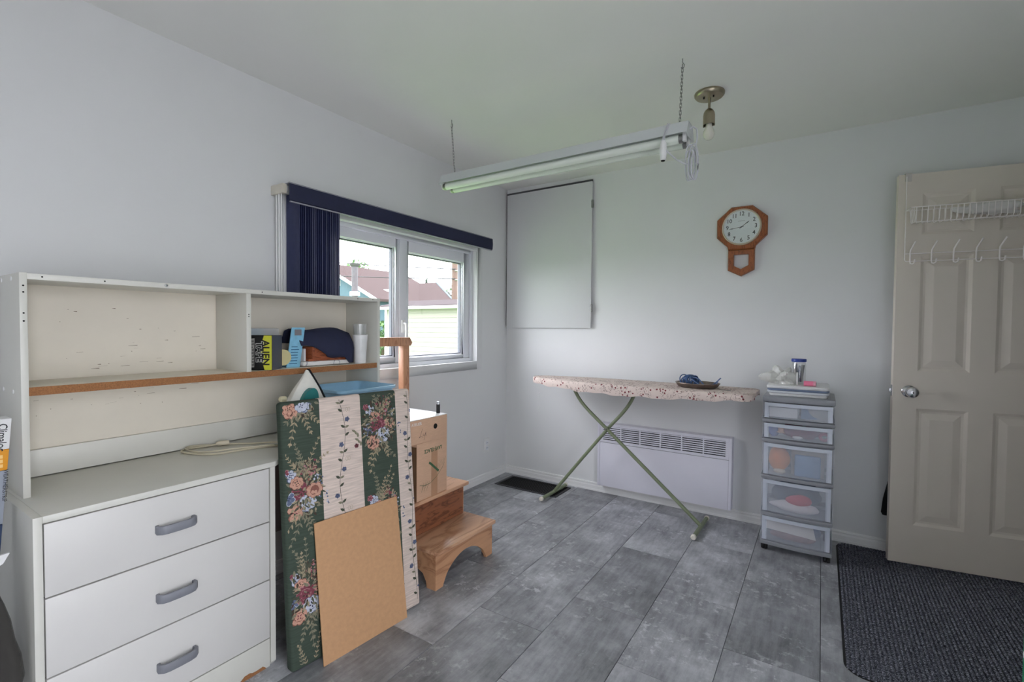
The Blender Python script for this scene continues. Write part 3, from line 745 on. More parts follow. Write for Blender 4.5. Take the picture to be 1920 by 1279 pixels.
hu = thing('desk_hutch', 'white two-bay hutch with a raw chipboard shelf edge on the desk', 'hutch', (0.27, -2.35, dz))
qx0, qx1 = 0.147, 0.389; qy0, qy1 = -2.987, -1.716; qz1 = 1.366
def hbox(nm, m, x0, y0, z0, x1, y1, z1, bv=0.001): 
    b_ = MB(); b_.box(x0, y0, z0, x1, y1, z1); return b_.build(nm, m, hu, bevel=bv)
hbox('side_panel', M_white, qx0, qy0, dz, qx1, qy0+0.016, qz1)
hbox('side_panel', M_white, qx0, qy1-0.016, dz, qx1, qy1, qz1)
hbox('top_panel', M_white, qx0, qy0+0.016, qz1-0.018, qx1-0.002, qy1-0.016, qz1-0.001)
hbox('divider', M_white, qx0+0.004, -2.371, 1.046, qx1-0.003, -2.353, qz1-0.018)
sh = hbox('shelf', M_cream, qx0+0.004, qy0+0.016, 1.022, qx1-0.006, qy1-0.016, 1.046)
hbox('shelf_edge', M_chip, qx1-0.006, qy0+0.016, 1.022, qx1-0.0045, qy1-0.016, 1.0462, 0)
hbox('back_panel', M_cream, qx0-0.004, qy0, dz+0.08, qx0+0.001, qy1, qz1, 0)
hbox('back_rail', M_white, qx0-0.002, qy0+0.016, dz+0.003, qx0+0.016, qy1-0.016, 0.826)
# fixings and wear
for (y, z) in ((-2.979, 1.330), (-2.979, 1.312), (-2.979, 1.254), (-2.979, 1.232), (-2.362, 1.268), (-2.362, 1.260), (-2.94, 1.357), (-2.80, 1.357), (-2.31, 1.357), (-1.85, 1.357), (-1.76, 1.357)):
    m_ = MB(); m_.lathe([(0.0, 0.0), (0.0024, 0.0), (0.0024, 0.0005), (0, 0.0006)], (qx1-(0.003 if abs(y+2.362) < 0.01 else (0.002 if z > 1.34 else 0)), y, z), 'x', 8); m_.build('screw_hole', M_hole, hu)
m_ = MB(); m_.lathe([(0.0, 0.005), (0.004, 0.004), (0.005, 0.0), (0, 0)], (qx1-0.002, -2.637, 1.357), 'x', 12); m_.build('screw_head', M_chrome, hu, smooth=True)
for (x, z) in ((0.20, 1.352), (0.31, 1.352), (0.20, 1.03), (0.31, 1.03)):
    m_ = MB(); m_.lathe([(0.0, -0.002), (0.006, -0.0015), (0.0065, 0.0)], (x, qy0, z), 'y', 12); m_.build('screw_cap', M_whitep, hu, smooth=True)
m_ = MB()
for k in range(46):
    y = rng.uniform(-2.93, -2.42); z = rng.choice([rng.uniform(1.07, 1.16), rng.uniform(1.07, 1.30), rng.uniform(0.93, 1.0)]); l = rng.uniform(0.003, 0.030); t = rng.uniform(0.0004, 0.0010)
    if rng.random() < 0.2: l = 0.002; t = 0.0016
    m_.quad((qx0+0.0014, y, z), (qx0+0.0014, y+l, z+rng.uniform(-0.001, 0.002)), (qx0+0.0014, y+l, z+t+0.0008), (qx0+0.0014, y, z+t))
m_.build('scuff_marks', mat('brown_scuff', (112, 92, 70), 0.8), hu)

# things on the hutch shelf -------------------------------------------------
SZ = 1.0464
tp = thing('tape_box', 'black and yellow tape box at the left of the hutch shelf', 'box', (0.321, -2.264, SZ), R(38))
M_tb = mat('tape_box_black', (24, 24, 26), 0.4); M_yel = mat('tape_box_yellow', (196, 196, 52), 0.45); M_tg = mat('tape_box_grey', (74, 72, 82), 0.35)
# local: +x face is the plain dark-grey side, -y face carries the print
bw, bd, bh = 0.098, 0.100, 0.140
mb = MB(); mb.box(-bw/2, -bd/2, 0, bw/2, bd/2, bh); mb.build('carton', M_tb, tp, bevel=0.001, local=True)
mb = MB(); mb.box(bw/2, -bd/2+0.001, 0.001, bw/2+0.0006, bd/2-0.001, bh-0.001); mb.build('plain_side', M_tg, tp, local=True)
mb = MB(); f0 = -bd/2-0.0005
mb.prism([(0.020, 0.001), (bw/2-0.001, 0.001), (bw/2-0.001, bh-0.001), (0.018, bh-0.001), (0.008, bh-0.034), (0.014, bh-0.045), (0.006, bh-0.070), (0.010, 0.04)], f0, -bd/2, axes='xz'); mb.build('yellow_print', M_yel, tp, local=True)
mb = MB(); mb.prism([(-0.042, 0.010), (-0.020, 0.012), (-0.018, 0.128), (-0.043, 0.126)], f0, -bd/2, axes='xz'); mb.build('grey_label', mat('tape_label_grey', (158, 156, 152), 0.5), tp, local=True)
mb = MB()
for k in range(5):
    for q in range(9):
        if rng.random() < 0.85: mb.box(-0.040+k*0.0042, f0-0.0003, 0.018+q*0.0118, -0.0378+k*0.0042, f0, 0.018+q*0.0118+rng.uniform(0.005, 0.010))
mb.build('fine_print', M_ink, tp, local=True)
M_silver = mat('silver_ink', (190, 190, 186), 0.5)
text('lettering', 'ALIEN', 0.038, M_tb, tp, (0.024, f0-0.0002, 0.070), (0, 0, -1), (1, 0, 0), bold=0.0010, sx=1.0)
text('lettering_outline', 'TAPE', 0.036, M_silver, tp, (0.000, f0-0.0001, 0.074), (0, 0, -1), (1, 0, 0), bold=0.0030, sx=0.98)
text('lettering', 'TAPE', 0.036, M_tb, tp, (0.000, f0-0.0005, 0.074), (0, 0, -1), (1, 0, 0), bold=0.0008, sx=0.98)

bp_ = thing('blister_pack', 'light blue clear-fronted package behind the tape box', 'package', (0.232, -2.148, SZ), R(-8))
M_lb = mat('light_blue_card', (128, 186, 214), 0.4, var=0.12, scale=30)
mb = MB(); mb.box(-0.054, -0.160, 0, 0.002, -0.0, 0.168); mb.build('blister', M_film, bp_, bevel=0.006, local=True)
mb = MB(); mb.box(-0.050, -0.128, 0.006, -0.044, -0.050, 0.164); mb.build('blue_card', M_lb, bp_, local=True)
mb = MB(); mb.prism([(0.092, 0.0), (0.097, 0.0), (0.097, 0.172), (0.092, 0.172)], -0.012, 0.045, axes='xz')
mb.v = [(x+0.0, y+z*0.14, z) for x, y, z in mb.v]; mb.prism([(-0.03, 0.0), (0.092, 0.0), (0.092, 0.004), (-0.03, 0.004)], -0.004, 0.040, axes='xz')
mb.build('side_card', M_lb, bp_, local=True)
mb = MB()
for k in range(7):
    z = 0.015+k*0.012; mb.box(0.0972, -0.002+z*0.14, z, 0.0977, 0.035+z*0.14-rng.uniform(0, 0.012), z+0.0035)
mb.build('fine_print', mat('dark_blue_ink', (44, 96, 136), 0.6), bp_, local=True)
mb = MB(); mb.box(0.0972, 0.004+0.14*0.14, 0.138, 0.0978, 0.034+0.14*0.14, 0.164); mb.build('picture_print', mat('grey_print', (120, 116, 120), 0.6), bp_, local=True)
mb = MB(); mb.box(-0.0438, -0.125, 0.140, -0.0432, -0.098, 0.152); mb.build('dark_logo_patch', mat('deep_blue_ink', (24, 62, 98), 0.6), bp_, local=True)
mb = MB(); mb.lathe([(0, 0.0), (0.034, 0.0), (0.034, 0.0015), (0, 0.0016)], (0.0975, -0.026, 0.045), 'x', 26); mb.build('round_label', mat('beige_label', (196, 186, 140), 0.5), bp_, local=True)

pad = MB(); pad.prism([(x, y) for x, y in ((0.165, -2.088), (0.342, -2.105), (0.342, -1.846), (0.165, -1.846))], SZ+0.002, SZ+0.022, axes='xy')
def pad_mat():
    m, nt, b = new_mat('white_cloth_with_rings'); tc = N(nt, 'ShaderNodeTexCoord')
    vr = N(nt, 'ShaderNodeTexVoronoi', Scale=22.0); nt.links.new(tc.outputs['Object'], vr.inputs['Vector'])
    r = ramp(nt, vr.outputs['Distance'], [(0.30, lin((222, 220, 218))), (0.36, lin((120, 122, 140))), (0.42, lin((222, 220, 218)))])
    nt.links.new(r.outputs[0], b.inputs['Base Color']); b.inputs['Roughness'].default_value = 0.8
    return m
po = pad.build('folded_cloth', pad_mat(), bevel=0.006); tag(po, 'white folded cloth with ring pattern under the wooden box', 'cloth')
wb = thing('wooden_box', 'reddish wooden box under the navy cloth on the hutch shelf', 'box', (0.262, -1.985, SZ+0.0225))
M_red = wood('red_brown_wood', (150, 82, 52), (104, 50, 30), 7, (7, 1, 7), 0.35)
mb = MB(); bz = SZ+0.0225
mb.box(0.185, -2.075, bz, 0.335, -1.870, bz+0.010); wbb = mb.build('base_board', M_red, wb, bevel=0.001)
mb = MB(); mb.box(0.325, -2.045, bz+0.010, 0.335, -1.880, bz+0.058); mb.build('front_board', M_red, wb, bevel=0.001)
mb = MB(); mb.box(0.185, -2.055, bz+0.010, 0.337, -2.045, bz+0.064); mb.build('side_board', M_red, wb, bevel=0.001)
mb = MB(); mb.box(0.185, -1.880, bz+0.010, 0.325, -1.872, bz+0.050); mb.build('side_board', M_red, wb, bevel=0.001)
mb = MB(); mb.box(0.332, -1.962, bz+0.012, 0.3356, -1.959, bz+0.058); mb.build('joint_line', M_hole, wb)
wc = MB(); wc.box(0.215, -2.086, bz+0.0, 0.318, -2.0765, bz+0.056); o = wc.build('white_carton', M_whitep, bevel=0.002); tag(o, 'small white carton beside the reddish wooden box', 'box')
o_ = MB()
rows = []
for i in range(13):
    s_ = i/12; y = -2.125+0.285*s_
    top = 1.214-0.006*math.sin(s_*7)-0.016*max(0, s_-0.82)/0.18
    lowf = 1.140-0.085*s_+0.012*math.sin(s_*9) if s_ < 0.9 else 1.052
    col = []
    for j in range(7):
        q = j/6; z = top+(lowf-top)*q; x = 0.287+0.062*min(1, max(0, (1.212-z)/0.075))**0.7+0.002*math.sin(s_*12+q*3)
        col.append((x, y+0.01*q*(1 if s_ < .5 else -0.6), z))
    col2 = [(0.200, y, max(lowf, 1.150-0.02*s_)), (0.230, y, top-0.010), (0.262, y, top-0.001)]
    rows.append(col2+col)
o_.loft(rows, cap=False, closed_ring=False)
cl = o_.build('navy_cloth', M_navy, smooth=True, angle=80)
sm = cl.modifiers.new('thickness', 'SOLIDIFY'); sm.thickness = 0.003
tag(cl, 'navy blue cloth draped over the wooden box on the hutch shelf', 'cloth')
mb = MB(); cx_, cy_ = 0.338, -1.797
mb.lathe([(0.0, 0.0), (0.027, 0.0), (0.028, 0.004), (0.0355, 0.134), (0.0372, 0.136), (0.0372, 0.139), (0.034, 0.138), (0.027, 0.008), (0.0, 0.007)], (cx_, cy_, SZ), 'z', 32)
cu = mb.build('white_cup', M_whitep, smooth=True); tag(cu, 'tall white plastic cup at the right end of the hutch shelf', 'cup')
mb = MB(); mb.lathe([(0.0, 0.0), (0.025, 0.0), (0.033, 0.165), (0.0345, 0.168), (0.0345, 0.171), (0.0318, 0.171), (0.0243, 0.002), (0, 0.002)], (cx_, cy_, SZ+0.020), 'z', 32)
cc_ = mb.build('clear_cup', film('clear_cup_plastic', (226, 230, 230), 0.72, 0.4, 0.08), smooth=True); tag(cc_, 'clear plastic cup nested inside the tall white cup', 'cup')

# on the desk top ----------------------------------------------------------
ir = thing('clothes_iron', 'white steam iron with teal tank standing on its heel on the desk', 'iron', (0.470, -2.190, dz))
M_iw = mat('iron_white', (222, 220, 212), 0.3); M_teal = mat('teal_tank', (52, 132, 132), 0.15, alpha=0.92)
mb = MB(); rings = []
# upright iron: sole plate is a plane leaning toward +y, tip up; hull thins toward the tip
for (z, ys, dep, hw_) in ((0.745, -2.100, 0.160, 0.052), (0.80, -2.092, 0.165, 0.056), (0.86, -2.100, 0.165, 0.054), (0.92, -2.120, 0.140, 0.046), (0.97, -2.138, 0.090, 0.034), (1.01, -2.154, 0.044, 0.020), (1.045, -2.169, 0.008, 0.006)):
    rings.append([(0.470+hw_*a_, ys-dep*b_, z) for a_, b_ in ((-1, 0), (1, 0), (1, 0.35), (0.72, 0.8), (0.35, 1), (-0.35, 1), (-0.72, 0.8), (-1, 0.35))])
mb.loft(rings); mb.build('iron_body', M_iw, ir, bevel=0.003, angle=50)
mb = MB(); rings = []
for (z, ys, hw_) in ((0.742, -2.100, 0.054), (0.80, -2.092, 0.058), (0.86, -2.100, 0.056), (0.92, -2.120, 0.048), (0.97, -2.138, 0.036), (1.01, -2.154, 0.022), (1.050, -2.170, 0.006)):
    rings.append([(0.470-hw_, ys+0.001, z), (0.470+hw_, ys+0.001, z), (0.470+hw_, ys+0.007, z), (0.470-hw_, ys+0.007, z)])
mb.loft(rings); mb.build('sole_plate', mat('dark_sole_plate', (60, 60, 66), 0.3, 0.8), ir)
mb = MB(); pts = []
for k in range(17):
    a = math.pi*k/16; pts.append((-2.200+0.040*math.cos(a)+0.018*math.sin(a), 0.880+0.096*math.sin(a)**0.8))
mb.prism(pts+[(-2.226, 0.86), (-2.135, 0.86)][::-1][:0], 0.505, 0.527, axes='yz'); mb.build('water_tank', M_teal, ir, smooth=True)
mb = MB(); mb.tube([(0.470, -2.225, 0.78), (0.470, -2.268, 0.80), (0.470, -2.280, 0.85), (0.470, -2.272, 0.90), (0.470, -2.235, 0.935), (0.470, -2.20, 0.94)], [0.018, 0.017, 0.016, 0.015, 0.013, 0.012], 12); mb.build('iron_handle', M_iw, ir, smooth=True)
mb = MB(); mb.lathe([(0.011, 0), (0.011, -0.02), (0.008, -0.024), (0, -0.024)], (0.470, -2.266, 0.938), 'y', 14); mb.build('cord_bushing', mat('cream_plastic', (222, 214, 180), 0.5), ir, smooth=True)
mb = MB(); mb.tube([(0.505, -2.228, 0.768), (0.515, -2.232, 0.742)], 0.008, 8); mb.build('heel_foot', M_iw, ir)
mb = MB(); mb.lathe([(0.006, 0.0), (0.006, 0.010), (0.0, 0.012)], (0.470, -2.200, 0.978), 'z', 10); mb.build('spray_button', M_iw, ir, smooth=True)

tu = MB()
def tub_ring(z, ex, r=0.03, cx=0.405, cy=-1.905, hx=0.135, hy=0.150): return [(x, y, z) for x, y in rrect(cx-hx-ex, cy-hy-ex, cx+hx+ex, cy+hy+ex, r+ex, 6)]
rr_ = [tub_ring(dz+0.001, -0.030), tub_ring(dz+0.006, -0.024), tub_ring(0.935, 0.0), tub_ring(0.938, 0.012), tub_ring(0.950, 0.014), tub_ring(0.951, 0.010), tub_ring(0.943, 0.004), tub_ring(0.936, -0.004), tub_ring(dz+0.012, -0.028)]
tu.loft(rr_)
to = tu.build('plastic_basin', mat('blue_basin_plastic', (166, 210, 238), 0.3), smooth=True, angle=50); tag(to, 'light blue plastic basin on the desk behind the floral panel', 'basin')

pc = thing('power_cord', 'beige power cord with plug lying in a loop on the desk top', 'cord', (0.28, -2.38, dz))
M_beige = mat('beige_cord', (198, 190, 166), 0.5)
mb = MB(); z = dz+0.0045
def curve(P, n=8):
    out = []
    for i in range(len(P)-1):
        p0, p1, p2, p3 = [Vector(P[max(0, min(len(P)-1, i+k))]) for k in (-1, 0, 1, 2)]
        for q in range(n):
            t = q/n; out.append(0.5*((2*p1)+(p2-p0)*t+(2*p0-5*p1+4*p2-p3)*t*t+(3*p1-p0-3*p2+p3)*t**3))
    out.append(Vector(P[-1])); return out
mb.tube(curve([(0.205, -2.395, z+0.004), (0.185, -2.440, z), (0.172, -2.490, z), (0.205, -2.522, z), (0.285, -2.505, z), (0.340, -2.460, z), (0.365, -2.350, z), (0.405, -2.262, z), (0.430, -2.235, z)]), 0.0038, 8)
mb.tube(curve([(0.430, -2.232, z+0.007), (0.360, -2.255, z+0.006), (0.290, -2.300, z), (0.235, -2.345, z), (0.190, -2.400, z), (0.180, -2.450, z+0.006), (0.178, -2.488, z+0.008), (0.215, -2.508, z+0.007), (0.290, -2.488, z+0.004), (0.350, -2.380, z+0.006), (0.415, -2.280, z+0.008)]), 0.0034, 8)
mb.build('cord', M_beige, pc, smooth=True)
mb = MB(); d = Vector((0.45, 0.89, 0)).normalized(); p = Vector((0.205, -2.400, z+0.007))
mb.tube([p, p+d*0.012, p+d*0.040, p+d*0.046], [0.005, 0.0095, 0.010, 0.008], 10); mb.build('plug', mat('cream_plug', (214, 204, 182), 0.5), pc, smooth=True)
mb = MB(); s_ = Vector((-d.y, d.x, 0))
for q in (-0.005, 0.005): mb.tube([p+d*0.045+s_*q, p+d*0.062+s_*q], 0.0015, 6)
mb.build('plug_pin', M_chrome, pc)

# ==================================================================== FLORAL HEADBOARD PANEL
BLp, BRp, TLp = Vector((0.709, -2.391, 0)), Vector((0.778, -1.827, 0)), Vector((0.627, -2.384, 0.946))
HU = (BRp-BLp); HWid = HU.length; HU.normalize(); HV = (TLp-BLp); HV -= HU*HV.dot(HU); HHt = HV.length; HV.normalize(); HN = HU.cross(HV)
hb = thing('upholstered_panel', 'floral striped upholstered panel leaning against the desk', 'headboard')
Mh = Matrix((HU, HV, HN)).transposed().to_4x4(); Mh.translation = BLp+Vector((0, 0, 0.0045))
hb.matrix_world = Mh
def stripe_mat():
    m, nt, b = new_mat('striped_tapestry')
    tc = N(nt, 'ShaderNodeTexCoord'); sp = N(nt, 'ShaderNodeSeparateXYZ'); nt.links.new(tc.outputs['Object'], sp.inputs[0])
    mr = N(nt, 'ShaderNodeMapRange'); mr.inputs[1].default_value = 0.0; mr.inputs[2].default_value = 0.6; nt.links.new(sp.outputs[0], mr.inputs[0])
    g, c = lin((70, 82, 72)), lin((220, 203, 192))
    r = ramp(nt, mr.outputs[0], [(0.0, g), (0.142/0.6, c), (0.315/0.6, g), (0.487/0.6, c)]); r.color_ramp.interpolation = 'CONSTANT'
    mp = N(nt, 'ShaderNodeMapping'); mp.inputs['Scale'].default_value = (14, 160, 1); nt.links.new(tc.outputs['Object'], mp.inputs[0])
    nz = N(nt, 'ShaderNodeTexNoise', Scale=1.0, Detail=5.0); nt.links.new(mp.outputs[0], nz.inputs['Vector'])
    rz = ramp(nt, nz.outputs['Fac'], [(0.3, (0.72,)*3), (0.7, (1.1,)*3)])
    mx = N(nt, 'ShaderNodeMixRGB', blend_type='MULTIPLY'); mx.inputs[0].default_value = 0.8
    nt.links.new(r.outputs[0], mx.inputs[1]); nt.links.new(rz.outputs[0], mx.inputs[2]); nt.links.new(mx.outputs[0], b.inputs['Base Color'])
    b.inputs['Roughness'].default_value = 0.9; b.inputs['Specular IOR Level'].default_value = 0.2
    bp = N(nt, 'ShaderNodeBump', Strength=0.25, Distance=0.001); nt.links.new(nz.outputs['Fac'], bp.inputs['Height']); nt.links.new(bp.outputs[0], b.inputs['Normal'])
    return m
mb = MB(); mb.box(0, 0, -0.045, HWid, HHt, 0); mb.build('padded_cover', stripe_mat(), hb, bevel=0.012, seg=4, local=True)
FM = [mat('print_'+n_, c_, 0.9, var=0.14, scale=90) for n_, c_ in (('sage', (128, 124, 104)), ('dark_leaf', (72, 76, 62)), ('tan', (160, 146, 120)), ('peach', (198, 152, 132)), ('rust', (138, 90, 78)), ('maroon', (122, 62, 74)), ('pink', (178, 122, 128)), ('pale_blue', (188, 192, 206)), ('slate_blue', (96, 106, 132)), ('navy', (50, 54, 84)), ('brown', (70, 56, 46)))]
SAGE, DLEAF, TAN, PEACH, RUST, MAROON, PINK, PBLUE, SBLUE, NAVYC, BROWN = range(11)
fl = MB(); frng = random.Random(5); lay = [0]
def inb(u, v): return 0.004 < u < HWid-0.004 and 0.006 < v < HHt-0.006
def poly(pts, mi):
    lay[0] += 1; n_ = 0.0003+0.0000022*(lay[0] % 400)
    if all(inb(u, v) for u, v in pts): fl.add([(u, v, n_) for u, v in pts], [tuple(range(len(pts)))], mi)
def leaf(u, v, a, l, w, mi):
    c, s_ = math.cos(a), math.sin(a)
    poly([(u+x*l*c-y*w*s_, v+x*l*s_+y*w*c) for x, y in ((0, 0), (0.3, 0.45), (0.65, 0.4), (1, 0), (0.65, -0.4), (0.3, -0.45))], mi)
def disc(u, v, r, mi, n=8, jag=0.0):
    poly([(u+r*(1+jag*frng.uniform(-1, 1))*math.cos(2*math.pi*k/n), v+r*(1+jag*frng.uniform(-1, 1))*math.sin(2*math.pi*k/n)) for k in range(n)], mi)
def line(u0, v0, u1, v1, w, mi):
    d = Vector((u1-u0, v1-v0)); 
    if d.length < 1e-6: return
    d.normalize(); p = Vector((-d.y, d.x))*w
    poly([(u0-p.x, v0-p.y), (u1-p.x, v1-p.y), (u1+p.x, v1+p.y), (u0+p.x, v0+p.y)], mi)
def flower(u, v, r, out, inn, core, n=6):
    a0 = frng.uniform(0, 6); sq = frng.uniform(0.78, 1.0)
    def D(x, y, rr, mi, k=8, j=0.0): disc(u+x, v+y*sq, rr, mi, k, j)
    for k in range(n):
        a = a0+2*math.pi*k/n; D(r*0.62*math.cos(a), r*0.62*math.sin(a), r*0.44, inn, 8, 0.15)
    for k in range(n):
        a = a0+2*math.pi*k/n; D(r*0.66*math.cos(a), r*0.66*math.sin(a), r*0.34, out, 8, 0.18)
    D(0, 0, r*0.56, inn, 9, 0.12)
    for k in range(n-1):
        a = a0+0.4+2*math.pi*k/(n-1); D(r*0.34*math.cos(a), r*0.34*math.sin(a), r*0.22, out, 7, 0.2)
    for k in range(4):
        a = a0+1.2+2*math.pi*k/4; leaf(u+r*0.08*math.cos(a), v+r*0.08*math.sin(a), a, r*0.30, r*0.16, core)
    D(0, 0, r*0.13, out, 6)
def fern(u, v, a, l, mi, k=8, w=0.010):
    bend = frng.uniform(-0.5, 0.5); pu, pv = u, v
    for i in range(k):
        t = (i+1)/k; aa = a+bend*t; nu, nv = pu+l/k*math.cos(aa), pv+l/k*math.sin(aa)
        line(pu, pv, nu, nv, 0.0006, mi)
        for sgn in (-1, 1): leaf(nu, nv, aa+sgn*0.75, w*(1.25-0.75*t)*1.4, w*0.42, mi)
        pu, pv = nu, nv
    leaf(pu, pv, a+bend, w, w*0.4, mi)
def bouquet(cu_, cv, s):
    for a, l in ((100, .13), (70, .15), (122, .11), (84, .10), (52, .12)): fern(cu_+s*frng.uniform(-.018, .018), cv+s*0.05, R(a), l*s, frng.choice([TAN, SAGE, SAGE]), 7, 0.0125*s)
    for a, l in ((-70, .10), (-100, .13), (-125, .10), (-50, .08)): fern(cu_+s*frng.uniform(-.01, .02), cv-s*0.065, R(a), l*s, frng.choice([TAN, SAGE]), 5, 0.017*s)
    for k in range(190):
        a = frng.uniform(0, 6.28); rr = math.sqrt(frng.random())*0.094*s
        leaf(cu_+rr*math.cos(a)*0.80, cv+rr*1.10*math.sin(a), a+frng.uniform(-.9, .9), frng.uniform(.012, .030)*s, frng.uniform(.006, .012)*s, frng.choice([SAGE, DLEAF, SAGE, TAN, DLEAF, BROWN]))
    for k in range(46):
        disc(cu_+s*(0.030+frng.gauss(0, .018)), cv+s*(0.072+frng.gauss(0, .022)), frng.uniform(.003, .0065)*s, frng.choice([PINK, RUST, BROWN, TAN, MAROON]), 6, .3)
    for k in range(34):
        disc(cu_+s*(0.060+frng.gauss(0, .012)), cv+s*(0.020+frng.gauss(0, .026)), 0.0036*s, frng.choice([PBLUE, SBLUE, TAN]), 6, .2)
    flower(cu_-s*.044, cv+s*.066, .023*s, PBLUE, SBLUE, NAVYC); flower(cu_-s*.063, cv+s*.080, .014*s, MAROON, PINK, BROWN, 5)
    flower(cu_-s*.022, cv+s*.036, .027*s, PEACH, RUST, BROWN, 7); flower(cu_-s*.056, cv-s*.016, .026*s, SBLUE, PBLUE, NAVYC)
    flower(cu_+s*.046, cv-s*.006, .033*s, PEACH, RUST, BROWN, 7); flower(cu_-s*.006, cv-s*.002, .038*s, MAROON, PINK, BROWN, 8)
    flower(cu_+s*.016, cv-s*.048, .036*s, PBLUE, SBLUE, NAVYC, 8); flower(cu_-s*.034, cv-s*.074, .032*s, PEACH, RUST, MAROON, 7)
for v in (0.985, 0.621, 0.255): bouquet(0.066, v, 0.96)
fern(0.062, -0.03, R(100), 0.12, TAN); fern(0.07, -0.03, R(70), 0.13, TAN); fern(0.05, -0.02, R(115), 0.10, SAGE)
for v in (0.815, 0.445, 0.08): bouquet(0.402, v, 0.96)
flower(0.028, 0.925, .024, PEACH, RUST, BROWN); flower(0.074, 0.930, .026, PBLUE, SBLUE, NAVYC, 7)
for k in range(7): leaf(0.05+k*0.008, 0.90+0.01*(k % 3), R(-70+20*k), .03, .011, SAGE)
def vine(u0, v0, v1, amp, per, ph):
    v = v0; prev = None; k = 0
    while v > v1:
        u = u0+amp*math.sin((v/per)*2*math.pi+ph)
        if prev: line(prev[0], prev[1], u, v, 0.0009, DLEAF)
        prev = (u, v); k += 1
        if k % 4 == 0:
            sg = 1 if (k//4) % 2 else -1
            if (k//4) % 3 == 0: flower(u+sg*.014, v, .0105, SBLUE, NAVYC, BROWN, 5)
            else: leaf(u, v, R(90-sg*55), .022, .011, DLEAF)
            if (k//4) % 3 == 1: leaf(u, v, R(90+sg*70), .020, .010, SAGE)
            if (k//4) % 6 == 2:
                for q in (0, 1):
                    cc2 = (u-sg*(.020+.010*q), v+.006)
                    for t in range(8): line(cc2[0]+.005*math.cos(t*.785), cc2[1]+.008*math.sin(t*.785), cc2[0]+.005*math.cos((t+1)*.785), cc2[1]+.008*math.sin((t+1)*.785), .0005, TAN)
        v -= 0.008
vine(0.229, 0.945, 0.02, 0.016, 0.42, 2.0)
vine(0.545, 0.94, 0.02, 0.007, 0.40, 0.6)
for v in (0.80, 0.44):
    for k in range(6): leaf(0.292+0.004*k, v-0.012*k, R(150-30*(k % 3)), .022, .010, SAGE)
    flower(0.292, v-0.055, .010, MAROON, BROWN, BROWN, 5)
    for k in range(8): disc(0.494+frng.uniform(0, .014), v-.02+frng.uniform(-.03, .03), .0032, SBLUE, 6)
for v in (0.60, 0.235):
    for k in range(9): disc(0.150+frng.uniform(0, .014), v-.03+frng.uniform(-.03, .03), .0034, frng.choice([SBLUE, PBLUE]), 6)
fp = fl.build('floral_print', FM, hb, local=True)

# brown hardboard sheet in front of it
bl2, br2, tl2 = Vector((0.763, -2.302, 0)), Vector((0.797, -1.926, 0)), Vector((0.691, -2.300, 0.500))
bu = (br2-bl2); bwid = bu.length; bu.normalize(); bv = tl2-bl2; bv -= bu*bv.dot(bu); bht = bv.length; bv.normalize(); bn = bu.cross(bv)
mb = MB(); mb.prism([(0, 0), (bwid, 0.0), (bwid, bht), (0.004, bht)], -0.005, 0.0, axes='xy')
hbd = mb.build('hardboard_sheet', mat('tan_hardboard', (196, 152, 112), 0.75, var=0.06, scale=60, bump=0.1, bscale=400), bevel=0.0006, seg=1)
Mb_ = Matrix((bu, bv, bn)).transposed().to_4x4(); Mb_.translation = bl2+Vector((0, 0, 0.0005)); hbd.matrix_world = Mb_
tag(hbd, 'bare tan hardboard sheet leaning on the floral panel', 'board')

# ==================================================================== STEP STOOL, BOXES, STAND
M_oak2 = wood('maple_stool', (196, 148, 112), (168, 118, 84), 2.2, (7, 1.0, 7), 0.38, 1.0)
M_oak3 = wood('maple_stool_tread', (206, 162, 130), (172, 124, 94), 1.6, (5, 1.0, 5), 0.30, 1.5)
ss = thing('step_stool', 'two-step wooden stool with an arched front apron', 'step stool', (0.55, -1.49, 0))
sy0, sy1 = -1.711, -1.262
mb = MB(); mb.box(0.560, sy0-0.006, 0.167, 0.778, sy1+0.008, 0.186); mb.build('lower_tread', M_oak3, ss, bevel=0.003)
mb = MB(); mb.box(0.330, sy0-0.006, 0.347, 0.598, sy1+0.002, 0.366); mb.build('upper_tread', M_oak3, ss, bevel=0.003)
def side_poly():
    return [(0.340, 0), (0.395, 0), (0.400, 0.028), (0.425, 0.062), (0.470, 0.082), (0.540, 0.086), (0.630, 0.082), (0.680, 0.062), (0.700, 0.028), (0.704, 0), (0.742, 0), (0.742, 0.167), (0.560, 0.167), (0.560, 0.347), (0.340, 0.347)]
for y in (sy0, sy1-0.018):
    mb = MB(); mb.prism(side_poly(), y, y+0.018, axes='xz'); mb.build('side_panel', M_oak2, ss)
mb = MB(); arch = [(sy0, 0), (sy0+0.052, 0)]
for k in range(15):
    t = k/14; y = sy0+0.055+(sy1-sy0-0.110)*t; arch.append((y, 0.010+0.105*math.sin(math.pi*t)**0.62))
arch += [(sy1-0.052, 0), (sy1, 0), (sy1, 0.167), (sy0, 0.167)]
mb.prism(arch, 0.743, 0.760, axes='yz'); mb.build('front_apron', M_oak2, ss)
mb = MB(); ar2 = [(sy0+0.018, 0.10)]
mb.box(0.555, sy0+0.0185, 0.187, 0.572, sy1-0.0185, 0.347); mb.build('riser', wood('dark_brown_riser', (140, 88, 60), (98, 58, 40), 3.0, (7, 1.3, 7), 0.5, 2.0), ss)  # recessed riser in a dark brown wood
for x, y in ((0.748, sy0+0.012), (0.748, sy1-0.014)):
    mb = MB(); mb.lathe([(0.008, 0.0), (0.008, 0.004)], (x-0.018, y, 0.0), 'z', 10); mb.build('foot_pad', M_whitep, ss)

